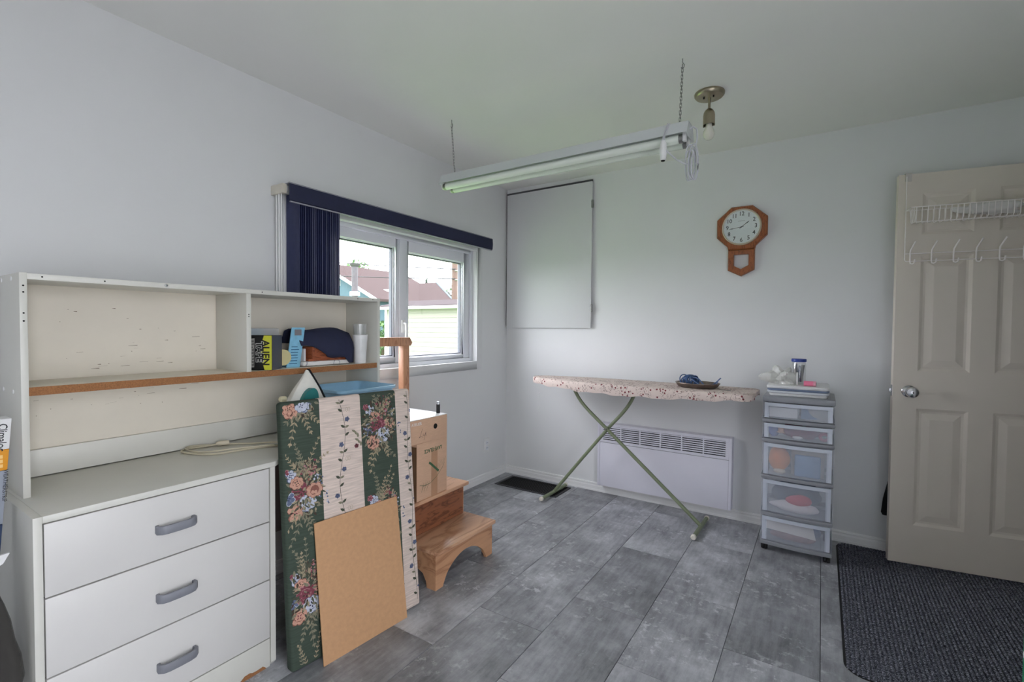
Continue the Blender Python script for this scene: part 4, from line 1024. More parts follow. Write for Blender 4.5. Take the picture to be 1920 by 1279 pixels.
bx = thing('washer_fluid_carton', 'brown LAVE-GLACE carton standing upside down on the step stool', 'box', (0.475, -1.55, 0.3665), R(2))
mb = MB(); mb.box(-0.110, -0.118, 0, 0.114, 0.112, 0.284); mb.build('carton', M_card, bx, bevel=0.0015, local=True)
mb = MB(); mb.box(-0.108, -0.124, 0.002, 0.115, -0.1205, 0.270); mb.build('side_flap', M_cardin, bx, local=True)
mb = MB(); mb.box(0.1142, -0.012, 0.0, 0.1146, 0.036, 0.235); mb.build('packing_tape', mat('brown_tape', (184, 142, 110), 0.35), bx, local=True)
M_grn = mat('green_ink', (70, 104, 72), 0.7)
text('lettering', 'LAVE-GLACE', 0.027, M_grn, bx, (0.1149, 0.002, 0.238), (0, -1, 0), (0, 0, -1), bold=0.0005, sx=0.88)
mb = MB()
def stroke(pts, w):
    for i in range(len(pts)-1):
        a, b_ = Vector(pts[i]), Vector(pts[i+1]); d = (b_-a).normalized(); p = Vector((-d.y, d.x))*w
        mb.add([(0.1150, a.x-p.x, a.y-p.y), (0.1150, b_.x-p.x, b_.y-p.y), (0.1150, b_.x+p.x, b_.y+p.y), (0.1150, a.x+p.x, a.y+p.y)], [(0, 1, 2, 3)])
stroke([(-0.03, 0.175), (-0.022, 0.172), (0.045, 0.116)], 0.006)
stroke([(-0.098, 0.078), (-0.06, 0.068), (-0.02, 0.070), (0.03, 0.092), (0.075, 0.128), (0.09, 0.152)], 0.0010)
for k in range(6): stroke([(0.02+0.013*k, 0.112+0.008*k), (0.03+0.014*k, 0.150+0.006*k)], 0.0005)
for k in range(8): stroke([(-0.085+0.006*k, 0.040+0.012*(k % 3)), (-0.075+0.007*k, 0.072+0.010*(k % 2))], 0.0006)
mb.build('printed_squeegee', M_grn, bx, local=True)

b2 = thing('archive_box', 'flat brown box with white lid and round hand hole on top of the carton', 'box', (0.44, -1.60, 0.6512), R(-1))
mb = MB(); mb.box(-0.138, -0.110, 0, 0.152, 0.158, 0.118); mb.build('box_body', M_card, b2, bevel=0.0015, local=True)
mb = MB(); mb.box(-0.139, -0.111, 0.1185, 0.153, 0.159, 0.1215); mb.build('lid', M_whitep, b2, bevel=0.001, local=True)
mb = MB(); mb.lathe([(0.0, 0.0), (0.0135, 0.0), (0.0135, 0.0006), (0, 0.0007)], (0.1521, 0.070, 0.070), 'x', 24); mb.build('hand_hole', M_hole, b2, local=True)
text('lettering', 'ATELIER', 0.019, mat('white_ink', (232, 226, 220), 0.7), b2, (0.1526, -0.062, 0.098), (0, 1, 0), (0, 0, 1), sx=1.0, bold=0.0003)
mb = MB()
def stroke2(pts, w=0.0007):
    for i in range(len(pts)-1):
        a, b_ = Vector(pts[i]), Vector(pts[i+1]); d = (b_-a).normalized(); p = Vector((-d.y, d.x))*w
        mb.add([(0.1526, a.x-p.x, a.y-p.y), (0.1526, b_.x-p.x, b_.y-p.y), (0.1526, b_.x+p.x, b_.y+p.y), (0.1526, a.x+p.x, a.y+p.y)], [(0, 1, 2, 3)])
stroke2([(-0.022, 0.072), (-0.038, 0.036), (-0.046, 0.030), (-0.030, 0.034), (-0.018, 0.028)]); stroke2([(-0.014, 0.046), (-0.018, 0.036), (-0.008, 0.036), (0.000, 0.050), (-0.012, 0.012)]); stroke2([(0.0, 0.052), (0.004, 0.030)])
mb.build('pen_scribble', M_ink, b2, local=True)
mk = thing('marker_pen', 'black marker with pale cap standing on the white box lid', 'marker', (0.546, -1.460, 0.7728))
mb = MB(); mb.lathe([(0.0095, 0), (0.010, 0.002), (0.010, 0.046), (0, 0.046)], (0.546, -1.460, 0.773), 'z', 16); mb.build('barrel', M_black, mk, smooth=True)
mb = MB(); mb.lathe([(0.0, 0.0), (0.0088, 0.0), (0.0088, 0.012), (0.0075, 0.014), (0, 0.014)], (0.546, -1.460, 0.819), 'z', 16); mb.build('cap', mat('silver_cap', (196, 198, 202), 0.3, 0.5), mk, smooth=True)

st = thing('wooden_stand', 'plain wooden stand with post and top rail beside the hutch', 'stand', (0.225, -1.52, 0))
M_pine = wood('pine_stand', (190, 140, 108), (160, 108, 78), 5, (8, 8, 1.2), 0.45, 1.0)
for y in (-1.418, -1.680):
    mb = MB(); mb.box(0.205, y, 0.03, 0.245, y+0.046, 1.118); mb.build('post', M_pine, st, bevel=0.002)
    mb = MB(); mb.box(0.170, y-0.002, 0, 0.282, y+0.048, 0.030); mb.build('foot', M_pine, st, bevel=0.003)
mb = MB(); mb.prism([(-1.700, 1.118), (-1.364, 1.118), (-1.352, 1.135), (-1.372, 1.166), (-1.700, 1.166)], 0.200, 0.250, axes='yz'); mb.build('top_rail', M_pine, st, bevel=0.002)
mb = MB(); mb.box(0.213, -1.634, 0.40, 0.237, -1.418, 0.44); mb.build('stretcher', M_pine, st, bevel=0.002)

# ==================================================================== IRONING BOARD
ib = thing('ironing_board', 'ironing board with pink floral cover on olive metal legs', 'ironing board', (1.18, -0.27, 0))
def cover_mat():
    m, nt, b = new_mat('sprigged_cotton')
    tc = N(nt, 'ShaderNodeTexCoord')
    nz = N(nt, 'ShaderNodeTexNoise', Scale=26.0, Detail=2.0, Distortion=1.6); nt.links.new(tc.outputs['Object'], nz.inputs['Vector'])
    n0 = N(nt, 'ShaderNodeTexNoise', Scale=17.0, Detail=1.0); nt.links.new(tc.outputs['Object'], n0.inputs['Vector'])
    twig = ramp(nt, nz.outputs['Fac'], [(0.478, (0, 0, 0)), (0.492, (1, 1, 1)), (0.508, (1, 1, 1)), (0.522, (0, 0, 0))])
    msk = ramp(nt, n0.outputs['Fac'], [(0.43, (0, 0, 0)), (0.48, (1, 1, 1))])
    mu = N(nt, 'ShaderNodeMath', operation='MULTIPLY'); nt.links.new(twig.outputs[0], mu.inputs[0]); nt.links.new(msk.outputs[0], mu.inputs[1])
    vr = N(nt, 'ShaderNodeTexVoronoi', Scale=48.0); nt.links.new(tc.outputs['Object'], vr.inputs['Vector'])
    dot = ramp(nt, vr.outputs['Distance'], [(0.24, (1, 1, 1)), (0.30, (0, 0, 0))])
    n3 = N(nt, 'ShaderNodeTexNoise', Scale=13.0, Detail=1.0); ad = N(nt, 'ShaderNodeVectorMath', operation='ADD'); ad.inputs[1].default_value = (5, 2, 9)
    nt.links.new(tc.outputs['Object'], ad.inputs[0]); nt.links.new(ad.outputs[0], n3.inputs['Vector'])
    mk2 = ramp(nt, n3.outputs['Fac'], [(0.45, (0, 0, 0)), (0.51, (1, 1, 1))])
    mu2 = N(nt, 'ShaderNodeMath', operation='MULTIPLY'); nt.links.new(dot.outputs[0], mu2.inputs[0]); nt.links.new(mk2.outputs[0], mu2.inputs[1])
    m1 = N(nt, 'ShaderNodeMixRGB'); m1.inputs[1].default_value = (*lin((216, 200, 192)), 1); m1.inputs[2].default_value = (*lin((112, 92, 88)), 1)
    nt.links.new(mu.outputs[0], m1.inputs[0])
    m2 = N(nt, 'ShaderNodeMixRGB'); m2.inputs[2].default_value = (*lin((120, 48, 56)), 1); nt.links.new(mu2.outputs[0], m2.inputs[0]); nt.links.new(m1.outputs[0], m2.inputs[1])
    nt.links.new(m2.outputs[0], b.inputs['Base Color']); b.inputs['Roughness'].default_value = 0.9
    return m
mb = MB(); rings = []; IX0, IX1 = 0.438, 1.930; ny = 60
for i in range(ny+1):
    t = i/ny; x = IX0+(IX1-IX0)*(t**1.15 if t < 0.9 else t**1.15)
    q = (x-IX0)/0.62
    w = 0.078+0.107*min(1, (1-(1-min(1, q))**2.0)) if q < 1 else 0.185
    if x-IX0 < 0.07: w *= max(0.30, math.sqrt(max(0, 1-(1-(x-IX0)/0.07)**2)))
    w = max(w, 0.004)
    if x > 1.885: w *= max(0.72, 1-((x-1.885)/0.045)**2.4*0.28)
    e = min(1, (x-IX0)/0.012, (IX1-x)/0.010); e = max(0.85, e)
    drop = (0.043+0.024*math.sin(min(1, max(0, (x-0.55)/1.25))*math.pi)**0.8)*e+0.004*math.sin(x*23)+0.003*math.sin(x*51+1)
    zt = 0.8685; c0 = -0.27
    sec = [(0.0, zt), (-0.5*w, zt), (-w+0.012*min(1, w/.03), zt-0.001), (-w+0.003, zt-0.006*e), (-w, zt-0.016*e), (-w-0.001, zt-drop*0.7), (-w+0.003, zt-drop), (-w*0.86, zt-drop+0.003), (-w*0.8, zt-0.026*e), (w*0.8, zt-0.026*e), (w*0.86, zt-drop+0.003), (w-0.003, zt-drop), (w+0.001, zt-drop*0.7), (w, zt-0.016*e), (w-0.003, zt-0.006*e), (w-0.012*min(1, w/.03), zt-0.001), (0.5*w, zt)]
    rings.append([(x, c0+y, z) for y, z in sec])
mb.loft(rings); mb.build('padded_cover', cover_mat(), ib, smooth=True, angle=60)
M_olive = mat('olive_paint', (124, 134, 106), 0.45, var=0.06)
def smooth_path(P): return [tuple(p) for p in curve(P, 6)]
mb = MB(); mb.tube(smooth_path([(0.752, -0.285, 0.842), (0.770, -0.285, 0.800), (0.815, -0.285, 0.728), (0.880, -0.285, 0.660), (1.020, -0.285, 0.542), (1.330, -0.287, 0.282), (1.636, -0.290, 0.024)]), 0.0115, 12); mb.build('leg', M_olive, ib, smooth=True)
mb = MB(); mb.tube(smooth_path([(1.212, -0.258, 0.842), (1.198, -0.258, 0.785), (1.160, -0.258, 0.712), (1.105, -0.258, 0.640), (1.020, -0.258, 0.542), (0.800, -0.256, 0.270), (0.604, -0.250, 0.024)]), 0.0115, 12); mb.build('leg', M_olive, ib, smooth=True)
mb = MB(); mb.lathe([(0.006, -0.305), (0.006, -0.240)], (1.020, 0, 0.542), 'y', 10); mb.build('pivot_pin', M_steel, ib)
for (x0, y0, x1, y1) in ((0.601, -0.440, 0.606, -0.066), (1.636, -0.478, 1.644, -0.140)):
    mb = MB(); mb.tube([(x0, y0, 0.020), (x1, y1, 0.020)], 0.0125, 14); ft = mb.build('foot_bar', M_olive, ib, smooth=True)
    for (x, y, s_) in ((x0, y0, -1), (x1, y1, 1)):
        mb = MB(); mb.tube([(x, y-s_*0.008, 0.020), (x, y+s_*0.006, 0.020), (x, y+s_*0.010, 0.020)], [0.0155, 0.0155, 0.011], 14); mb.build('foot_cap', mat('ivory_cap', (222, 216, 204), 0.5), ib, smooth=True)
mb = MB(); mb.box(0.70, -0.30, 0.838, 1.28, -0.24, 0.846); mb.build('leg_rail', M_olive, ib)
mb = MB(); mb.tube(smooth_path([(0.480, -0.275, 0.838), (0.482, -0.276, 0.76), (0.478, -0.276, 0.70), (0.486, -0.276, 0.66), (0.484, -0.276, 0.585)]), 0.0010, 5)
for z in (0.735, 0.720, 0.640, 0.625, 0.590): blob(mb, (0.482, -0.276, z), 0.004, 0.004, 0.007, 0.4, 90, 7, 5, seed=z)
mb.build('cover_string', M_whitep, ib, smooth=True)

dish = MB(); dish.lathe([(0.0, 0.0), (0.100, 0.0), (0.118, 0.010), (0.128, 0.026), (0.131, 0.028), (0.130, 0.031), (0.125, 0.028), (0.112, 0.010), (0.0, 0.004)], (0, 0, 0), 'z', 40)
dish.v = [(x, y*0.78, z) for x, y, z in dish.v]
do = dish.build('metal_dish', mat('tarnished_metal', (124, 112, 104), 0.4, 0.7, var=0.25, scale=20), smooth=True); do.location = (1.600, -0.275, 0.8690)
tag(do, 'shallow oval metal dish on the ironing board', 'dish')
bc = thing('coiled_cable', 'bundle of blue cable lying in the metal dish', 'cable', (1.56, -0.275, 0.875))
mb = MB(); crn = random.Random(3)
for k in range(16):
    lp_ = []; tw = crn.uniform(-0.5, 0.5); ox = crn.uniform(-0.030, 0.030); oz = crn.uniform(-0.004, 0.004)
    for q in range(18):
        a = 2*math.pi*q/18
        lp_.append((1.552+ox+0.030*math.sin(a)*tw+0.02*math.cos(a), -0.275+0.034*math.cos(a)*(0.8+0.03*k % 0.3), 0.9105+oz+0.030*math.sin(a)))
    mb.tube(lp_, 0.0034, 6, closed=True)
mb.tube(smooth_path([(1.57, -0.29, 0.932), (1.61, -0.30, 0.925), (1.645, -0.31, 0.892), (1.675, -0.30, 0.886), (1.70, -0.29, 0.900), (1.735, -0.285, 0.936)]), 0.0036, 7)
mb.tube(smooth_path([(1.56, -0.30, 0.925), (1.60, -0.315, 0.905), (1.64, -0.32, 0.884), (1.68, -0.312, 0.884), (1.71, -0.302, 0.896), (1.722, -0.298, 0.922)]), 0.0036, 7)
mb.build('cord_bundle', mat('blue_cord_plastic', (72, 98, 140), 0.35, var=0.15, scale=60), bc, smooth=True)
pn = MB(); pn.tube([(1.735, -0.33, 0.8712), (1.80, -0.345, 0.8712)], 0.0016, 6); o = pn.build('knitting_pin', M_steel, smooth=True); tag(o, 'thin metal pin lying beside the dish on the ironing board', 'pin')

# ==================================================================== DRAWER CART
ct = thing('storage_cart', 'clear plastic five-drawer storage cart on black casters', 'storage cart', (2.135, -0.205, 0), 0)
X0, X1, Y0, Y1 = 1.968, 2.303, -0.372, -0.036
M_clr = film('frosted_clear_plastic', (222, 228, 240), 0.74, 0.15, 0.2)
M_clr2 = film('frosted_drawer_rim', (224, 230, 242), 0.28, 0.12, 0.25)
M_gry = mat('grey_cart_plastic', (138, 140, 146), 0.4)
levels = [(0.060, 0.196), (0.221, 0.400), (0.426, 0.604), (0.630, 0.714), (0.740, 0.828)]
bars = [(0.036, 0.058), (0.199, 0.218), (0.404, 0.423), (0.608, 0.627), (0.718, 0.737), (0.831, 0.862)]
def front_edge(y, bow, n=12): return [(X0+(X1-X0)*k/n, y-bow*math.sin(math.pi*k/n)) for k in range(n+1)]
for i, (z0, z1) in enumerate(bars):
    mb = MB()
    if i < 5:
        fe = front_edge(Y0-0.006, 0.012); be = [(X1, Y0+0.022), (X0, Y0+0.022)]
        mb.prism(fe+be, z0, z1, axes='xy')
        mb.box(X0, Y0+0.022, z0, X0+0.022, Y1, z1); mb.box(X1-0.022, Y0+0.022, z0, X1, Y1, z1); mb.box(X0+0.022, Y1-0.02, z0, X1-0.022, Y1, z1)
        mb.build('shelf_frame', M_gry, ct, bevel=0.002)
    else:
        fe = front_edge(Y0-0.006, 0.010); mb.prism(fe+[(X1, Y1), (X0, Y1)], z0, z1, axes='xy'); mb.build('cart_top', M_gry, ct, bevel=0.004)
for i, (z0, z1) in enumerate(levels):
    for x in (X0+0.001, X1-0.005):
        mb = MB(); mb.box(x, Y0+0.004, z0-0.002, x+0.004, Y1-0.002, z1+0.003); mb.build('side_wall', M_clr, ct)
    mb = MB(); a, b_ = X0+0.010, X1-0.010; n = 12
    fe = [(a+(b_-a)*k/n, Y0-0.004-0.010*math.sin(math.pi*k/n)) for k in range(n+1)]; fi = [(x, y+0.003) for x, y in reversed(fe)]
    mb.prism(fe+fi, z0+0.002, z1-0.001, axes='xy')
    mb.box(a, Y0, z0+0.002, a+0.003, Y1-0.025, z1-0.012); mb.box(b_-0.003, Y0, z0+0.002, b_, Y1-0.025, z1-0.012)
    mb.box(a, Y0, z0+0.002, b_, Y1-0.025, z0+0.005); mb.box(a, Y1-0.028, z0+0.005, b_, Y1-0.025, z1-0.012)
    d_ = mb.build('drawer', M_clr, ct)
    mb = MB(); fe2 = [(x, y-0.0005) for x, y in fe]; lip = [(x, y-0.007) for x, y in fe]
    mb.prism(lip+list(reversed(fe2)), z1-0.020, z1-0.002, axes='xy'); mb.build('drawer_pull', M_clr2, d_)
    for x in (a, b_-0.022):
        mb = MB(); yy = Y0-0.0055
        mb.box(x, yy, z0+0.003, x+0.022, yy+0.0012, z1-0.002); mb.build('corner_rib', M_clr2, d_)
for x in (X0+0.022, X1-0.022):
    for y in (Y0+0.018, Y1-0.022):
        mb = MB(); mb.lathe([(0.0, -0.016), (0.015, -0.016), (0.018, -0.012), (0.018, -0.002), (0.012, 0.0), (0.018, 0.002), (0.018, 0.012), (0.015, 0.016), (0.0, 0.016)], (x, y, 0.0185), 'x', 18)
        mb.box(x-0.010, y-0.010, 0.028, x+0.010, y+0.010, 0.037); mb.build('caster', M_dark, ct, smooth=True)
def item(nm, label, cat, m, fn, bevel=0.0, smooth=True):
    b_ = MB(); fn(b_); o = b_.build(nm, m, bevel=bevel, smooth=smooth, angle=60); return tag(o, label, cat)
item('white_carton', 'white flat carton in the top drawer of the cart', 'box', M_whitep, lambda b: b.box(2.000, -0.360, 0.747, 2.135, -0.150, 0.800), 0.002)
item('blue_folder', 'blue plastic folder in the top drawer of the cart', 'folder', mat('folder_blue', (84, 116, 156), 0.4), lambda b: b.prism([(-0.352, 0.747), (-0.340, 0.747), (-0.335, 0.806), (-0.346, 0.806)], 2.150, 2.275, axes='yz'), 0.001)
item('grey_tray', 'grey curved tray standing in the top drawer of the cart', 'tray', mat('tray_grey', (150, 152, 156), 0.4), lambda b: b.prism([(2.170, 0.747), (2.275, 0.747), (2.275, 0.802), (2.180, 0.806), (2.188, 0.785), (2.205, 0.765), (2.235, 0.754)], -0.362, -0.357, axes='xz'))
item('maroon_yarn', 'maroon yarn bundle in the second drawer of the cart', 'yarn', mat('maroon_wool', (120, 36, 62), 0.9, var=0.3, scale=80, bump=0.8, bscale=120), lambda b: blob(b, (2.145, -0.322, 0.672), 0.100, 0.045, 0.036, 0.35, 30, 28, 14, 4, flat=0.636))
item('blue_packet', 'blue printed packet in the second drawer of the cart', 'packet', mat('packet_blue', (64, 92, 172), 0.4, var=0.3, scale=40), lambda b: blob(b, (2.020, -0.335, 0.670), 0.030, 0.022, 0.034, 0.3, 30, 14, 10, 5, flat=0.636))
item('peach_spool', 'peach thread spool in the second drawer of the cart', 'spool', mat('peach_thread', (216, 160, 130), 0.8), lambda b: b.lathe([(0.0, 0), (0.020, 0), (0.020, 0.004), (0.014, 0.006), (0.015, 0.030), (0.020, 0.032), (0.020, 0.036), (0, 0.036)], (2.058, -0.350, 0.662), 'z', 18))
item('pink_yarn', 'pink and beige yarn ring in the second drawer of the cart', 'yarn', mat('rose_wool', (168, 92, 112), 0.9, var=0.3, scale=90), lambda b: b.tube([(2.258+0.019*math.cos(a), -0.356, 0.662+0.017*math.sin(a)) for a in [2*math.pi*k/16 for k in range(16)]], 0.008, 8, closed=True))
item('white_lace', 'small white lace roll in the second drawer of the cart', 'lace', M_whitep, lambda b: blob(b, (2.135, -0.364, 0.646), 0.026, 0.010, 0.009, 0.2, 40, 14, 8, 6))
item('orange_bag', 'orange fabric bundle in the third drawer of the cart', 'fabric', mat('orange_cotton', (226, 140, 66), 0.8, var=0.1), lambda b: blob(b, (2.052, -0.330, 0.515), 0.052, 0.040, 0.066, 0.18, 16, 20, 12, 9, flat=0.433))
item('cream_bundle', 'cream knit bundle under the orange fabric in the cart', 'fabric', mat('cream_knit', (222, 208, 186), 0.9), lambda b: blob(b, (2.055, -0.350, 0.447), 0.030, 0.018, 0.016, 0.25, 30, 14, 8, 10, flat=0.4315))
item('blue_packet', 'pale blue packet in the third drawer of the cart', 'packet', mat('packet_pale_blue', (120, 152, 190), 0.4, var=0.15, scale=18), lambda b: b.box(2.125, -0.350, 0.432, 2.245, -0.325, 0.548), 0.008)
item('beige_card', 'beige card behind the pale blue packet in the cart', 'card', mat('card_beige', (190, 184, 176), 0.8), lambda b: b.box(2.108, -0.318, 0.432, 2.262, -0.312, 0.572), 0.001)
item('red_white_cloth', 'red and white cloth in the fourth drawer of the cart', 'cloth', mat('red_cotton', (204, 62, 78), 0.8), lambda b: blob(b, (2.150, -0.352, 0.302), 0.062, 0.018, 0.030, 0.25, 20, 20, 10, 12, flat=0.228))
item('white_cloth', 'white cloth under the red cloth in the cart', 'cloth', mat('white_cotton', (228, 220, 222), 0.85), lambda b: blob(b, (2.130, -0.338, 0.258), 0.112, 0.024, 0.030, 0.3, 18, 24, 10, 13, flat=0.2275))
item('dark_cloth', 'dark slate cloth at the back of the fourth cart drawer', 'cloth', mat('slate_cotton', (72, 86, 104), 0.9, var=0.3, scale=25), lambda b: blob(b, (2.135, -0.250, 0.310), 0.125, 0.060, 0.072, 0.22, 14, 24, 12, 14, flat=0.2275))
item('paper_sheet', 'tilted white paper sheets in the bottom drawer of the cart', 'paper', mat('white_paper', (232, 226, 220), 0.8), lambda b: b.add([(1.998, -0.358, 0.120), (2.232, -0.358, 0.104), (2.215, -0.338, 0.172), (1.992, -0.338, 0.176), (1.998, -0.356, 0.120), (2.232, -0.356, 0.104), (2.215, -0.336, 0.172), (1.992, -0.336, 0.176)], [(0,1,2,3), (7,6,5,4), (0,4,5,1), (1,5,6,2), (2,6,7,3), (3,7,4,0)]), smooth=False)
item('brown_fabric', 'brown and rose fabric folded in the bottom drawer of the cart', 'fabric', mat('rose_brown_cotton', (150, 112, 110), 0.9, var=0.3, scale=26), lambda b: blob(b, (2.110, -0.325, 0.090), 0.110, 0.026, 0.030, 0.3, 20, 22, 10, 16, flat=0.0665))
item('blue_fabric', 'slate blue fabric at the right of the bottom cart drawer', 'fabric', mat('blue_cotton', (104, 122, 158), 0.9, var=0.2, scale=26), lambda b: blob(b, (2.200, -0.255, 0.105), 0.060, 0.035, 0.042, 0.3, 20, 18, 10, 17, flat=0.0665))

# on top of the cart
TZ = 0.8622
def traybox(nm, label, m, x0, y0, x1, y1, z0, z1):
    b_ = MB(); r = [[(x, y, z) for x, y in rrect(x0+e, y0+e, x1-e, y1-e, 0.02, 5)] for z, e in ((z0, 0.006), (z0+0.004, 0.001), (z1-0.004, 0.0), (z1, 0.005))]
    b_.loft(r); return tag(b_.build(nm, m, smooth=True, angle=50), label, 'box')
traybox('flat_box', 'flat white box at the bottom of the stack on the cart', M_whitep, 1.995, -0.350, 2.268, -0.090, TZ, TZ+0.016)
traybox('lid_tray', 'white plastic lid in the middle of the stack on the cart', M_pvc, 1.985, -0.358, 2.276, -0.080, TZ+0.0165, TZ+0.030)
traybox('blue_rimmed_box', 'slate blue rimmed box in the stack on the cart', mat('slate_plastic', (122, 136, 164), 0.35), 1.985, -0.360, 2.276, -0.078, TZ+0.0305, TZ+0.041)
traybox('top_tray', 'white plastic tray topping the stack on the cart', M_whitep, 1.983, -0.360, 2.276, -0.078, TZ+0.0415, TZ+0.060)
T2 = TZ+0.0602
jr = thing('pen_jar', 'clear jar of pens with blue lid on the cart', 'jar', (2.128, -0.155, T2))
mb = MB(); mb.lathe([(0.0, 0.0), (0.033, 0.0), (0.036, 0.004), (0.036, 0.105), (0.034, 0.118), (0.033, 0.122), (0.0315, 0.122), (0.0325, 0.116), (0.0345, 0.104), (0.0345, 0.006), (0, 0.003)], (2.128, -0.155, T2), 'z', 28); mb.build('jar_glass', film('clear_jar', (200, 210, 222), 0.86, 0.5, 0.06), jr, smooth=True)
mb = MB(); mb.lathe([(0.0, 0), (0.037, 0), (0.038, 0.003), (0.038, 0.014), (0.036, 0.017), (0, 0.017)], (2.128, -0.155, T2+0.122), 'z', 30); mb.build('blue_lid', mat('royal_blue_lid', (34, 62, 148), 0.35), jr, smooth=True)
prn = random.Random(9)
PN = ['dark navy', 'white', 'blue', 'copper brown', 'black', 'ivory', 'slate grey', 'deep blue', 'pale grey']
for k, c_ in enumerate([(30, 34, 50), (210, 210, 206), (40, 70, 130), (190, 110, 80), (24, 24, 28), (220, 216, 210), (60, 66, 80), (36, 52, 96), (180, 176, 170)]):
    a = k*0.7; r0, r1 = 0.016, 0.024
    b_ = MB(); b_.tube([(2.128+r0*math.cos(a+0.5), -0.155+r0*math.sin(a+0.5), T2+0.009), (2.128+r1*math.cos(a), -0.155+r1*math.sin(a), T2+0.095+prn.uniform(0, 0.018))], 0.0048, 8)
    o = b_.build('pen', mat('pen_colour', c_, 0.4), smooth=True)
    tag(o, PN[k]+' pen inside the clear jar with the blue lid', 'pen', 'pens in the jar on the cart')
ps = thing('thread_spool', 'pink thread spool lying on the white tray of the cart', 'spool', (2.185, -0.315, T2))
dv = Vector((0.96, -0.10, 0)).normalized(); c_ = Vector((2.185, -0.315, T2+0.0145))
mb = MB(); mb.tube([c_-dv*0.026, c_+dv*0.020], 0.0135, 18); mb.build('thread', mat('pink_thread', (238, 128, 160), 0.6, var=0.08, scale=200, stretch=(6, 1, 1)), ps, smooth=True)
mb = MB(); mb.tube([c_+dv*0.018, c_+dv*0.030], 0.0142, 18); mb.build('spool_end', mat('pale_pink_plastic', (228, 160, 178), 0.4), ps, smooth=True)
mb = MB(); mb.tube([c_+dv*0.0295, c_+dv*0.0306], 0.0075, 14); mb.build('spool_hole', mat('spool_hole_maroon', (92, 30, 44), 0.8), ps)
mb = MB(); blob(mb, (2.040, -0.262, T2+0.034), 0.064, 0.062, 0.042, 1.1, 30, 44, 26, 21, flat=T2+0.001)
o = mb.build('clear_bag', film('shiny_clear_film', (238, 238, 234), 0.34, 0.18, 0.12, 0.15, 70), smooth=True, angle=25); tag(o, 'crumpled clear plastic bag on top of the cart', 'bag')
b_ = MB(); b_.box(2.122, -0.302, T2+0.001, 2.130, -0.280, T2+0.070); o = b_.build('white_tag', M_whitep, bevel=0.001); tag(o, 'narrow white stick standing beside the pink spool', 'stick')

# ==================================================================== FLOOR MAT
def mat_material():
    m, nt, b = new_mat('ribbed_black_carpet')
    tc = N(nt, 'ShaderNodeTexCoord')
    mp = N(nt, 'ShaderNodeMapping'); mp.inputs['Scale'].default_value = (60, 220, 60); mp.inputs['Rotation'].default_value = (0, 0, R(25)); nt.links.new(tc.outputs['Object'], mp.inputs[0])
    nz = N(nt, 'ShaderNodeTexNoise', Scale=2.2, Detail=4.0, Roughness=0.7); nt.links.new(mp.outputs[0], nz.inputs['Vector'])
    r = ramp(nt, nz.outputs['Fac'], [(0.38, lin((22, 23, 28))), (0.52, lin((70, 73, 84))), (0.63, lin((190, 193, 205)))])
    nt.links.new(r.outputs[0], b.inputs['Base Color']); b.inputs['Roughness'].default_value = 0.95; b.inputs['Specular IOR Level'].default_value = 0.1
    return m
M_mat = mat_material()
fm = thing('floor_mat', 'black ribbed entrance mat on the floor under the door', 'mat', (2.74, -0.68, 0))
MX0, MX1, MY0, MY1 = 2.328, 3.20, -1.292, -0.030
outl = rrect(MX0, MY0, MX1, MY1, 0.07, 8)
mb = MB(); mb.prism(outl, 0.0003, 0.003, axes='xy'); mb.build('backing', M_dark, fm)
mb = MB(); nr = 58
for k in range(nr):     # ribs run front to back
    x = MX0+0.008+(MX1-MX0-0.016)*(k+0.5)/nr; hw_ = (MX1-MX0-0.016)/nr*0.47
    ins = 0.004
    dxe = min(x-MX0, MX1-x)
    if dxe < 0.07: ins += 0.07-math.sqrt(max(0, 0.07**2-(0.07-dxe)**2))
    ya, yb2 = MY0+ins, MY1-ins
    mb.add([(x-hw_, ya, 0.003), (x, ya, 0.0085), (x+hw_, ya, 0.003), (x-hw_, yb2, 0.003), (x, yb2, 0.0085), (x+hw_, yb2, 0.003)], [(0, 1, 4, 3), (1, 2, 5, 4), (0, 2, 1), (3, 4, 5)])
pile = mb.build('ribbed_pile', M_mat, fm); pile['kind'] = 'stuff'

# green carton just inside the frame at the lower right
gb = thing('green_carton', 'green and white carton standing on the floor in front of the mat', 'box', (2.90, -1.41, 0))
mb = MB(); mb.box(2.763, -1.50, 0.001, 3.05, -1.32, 0.336); mb.build('carton', mat('green_card', (38, 140, 98), 0.4), gb, bevel=0.002)
mb = MB(); mb.prism([(-1.49, 0.262), (-1.325, 0.248), (-1.325, 0.266), (-1.49, 0.288)], 2.7622, 2.763, axes='yz'); mb.build('white_stripe', M_whitep, gb)
mb = MB(); mb.box(2.7622, -1.48, 0.05, 2.763, -1.34, 0.20); mb.build('white_panel', M_whitep, gb)

# ==================================================================== LEFT EDGE: PACKAGE AND BAG
cl_ = thing('insulation_package', 'tall white and orange Climaloc package beside the desk', 'package', (0.40, -3.10, 0))
def lean(y, z): return y-0.045*(0.98-z)*0+(-0.030*(0.98-z)/0.4)
def slab(nm, m, z0, z1, x=0.450, off=0.0):
    b_ = MB(); P = []
    for z in (z0, z1):
        yr = -3.0165-0.075*max(0, (0.975-z))-off
        P.append([(x-0.06, -3.17, z), (x, -3.17, z), (x, yr, z), (x-0.06, yr, z)])
    b_.loft(P); return b_.build(nm, m, cl_, bevel=0.002)
slab('white_section', M_whitep, 0.845+0.05, 0.975); slab('orange_section', mat('orange_print', (222, 150, 40), 0.45), 0.840, 0.8945)
slab('grey_section', mat('grey_print_panel', (150, 156, 168), 0.45), 0.700, 0.8395); slab('navy_section', mat('navy_print_panel', (34, 52, 84), 0.45), 0.0, 0.6995)
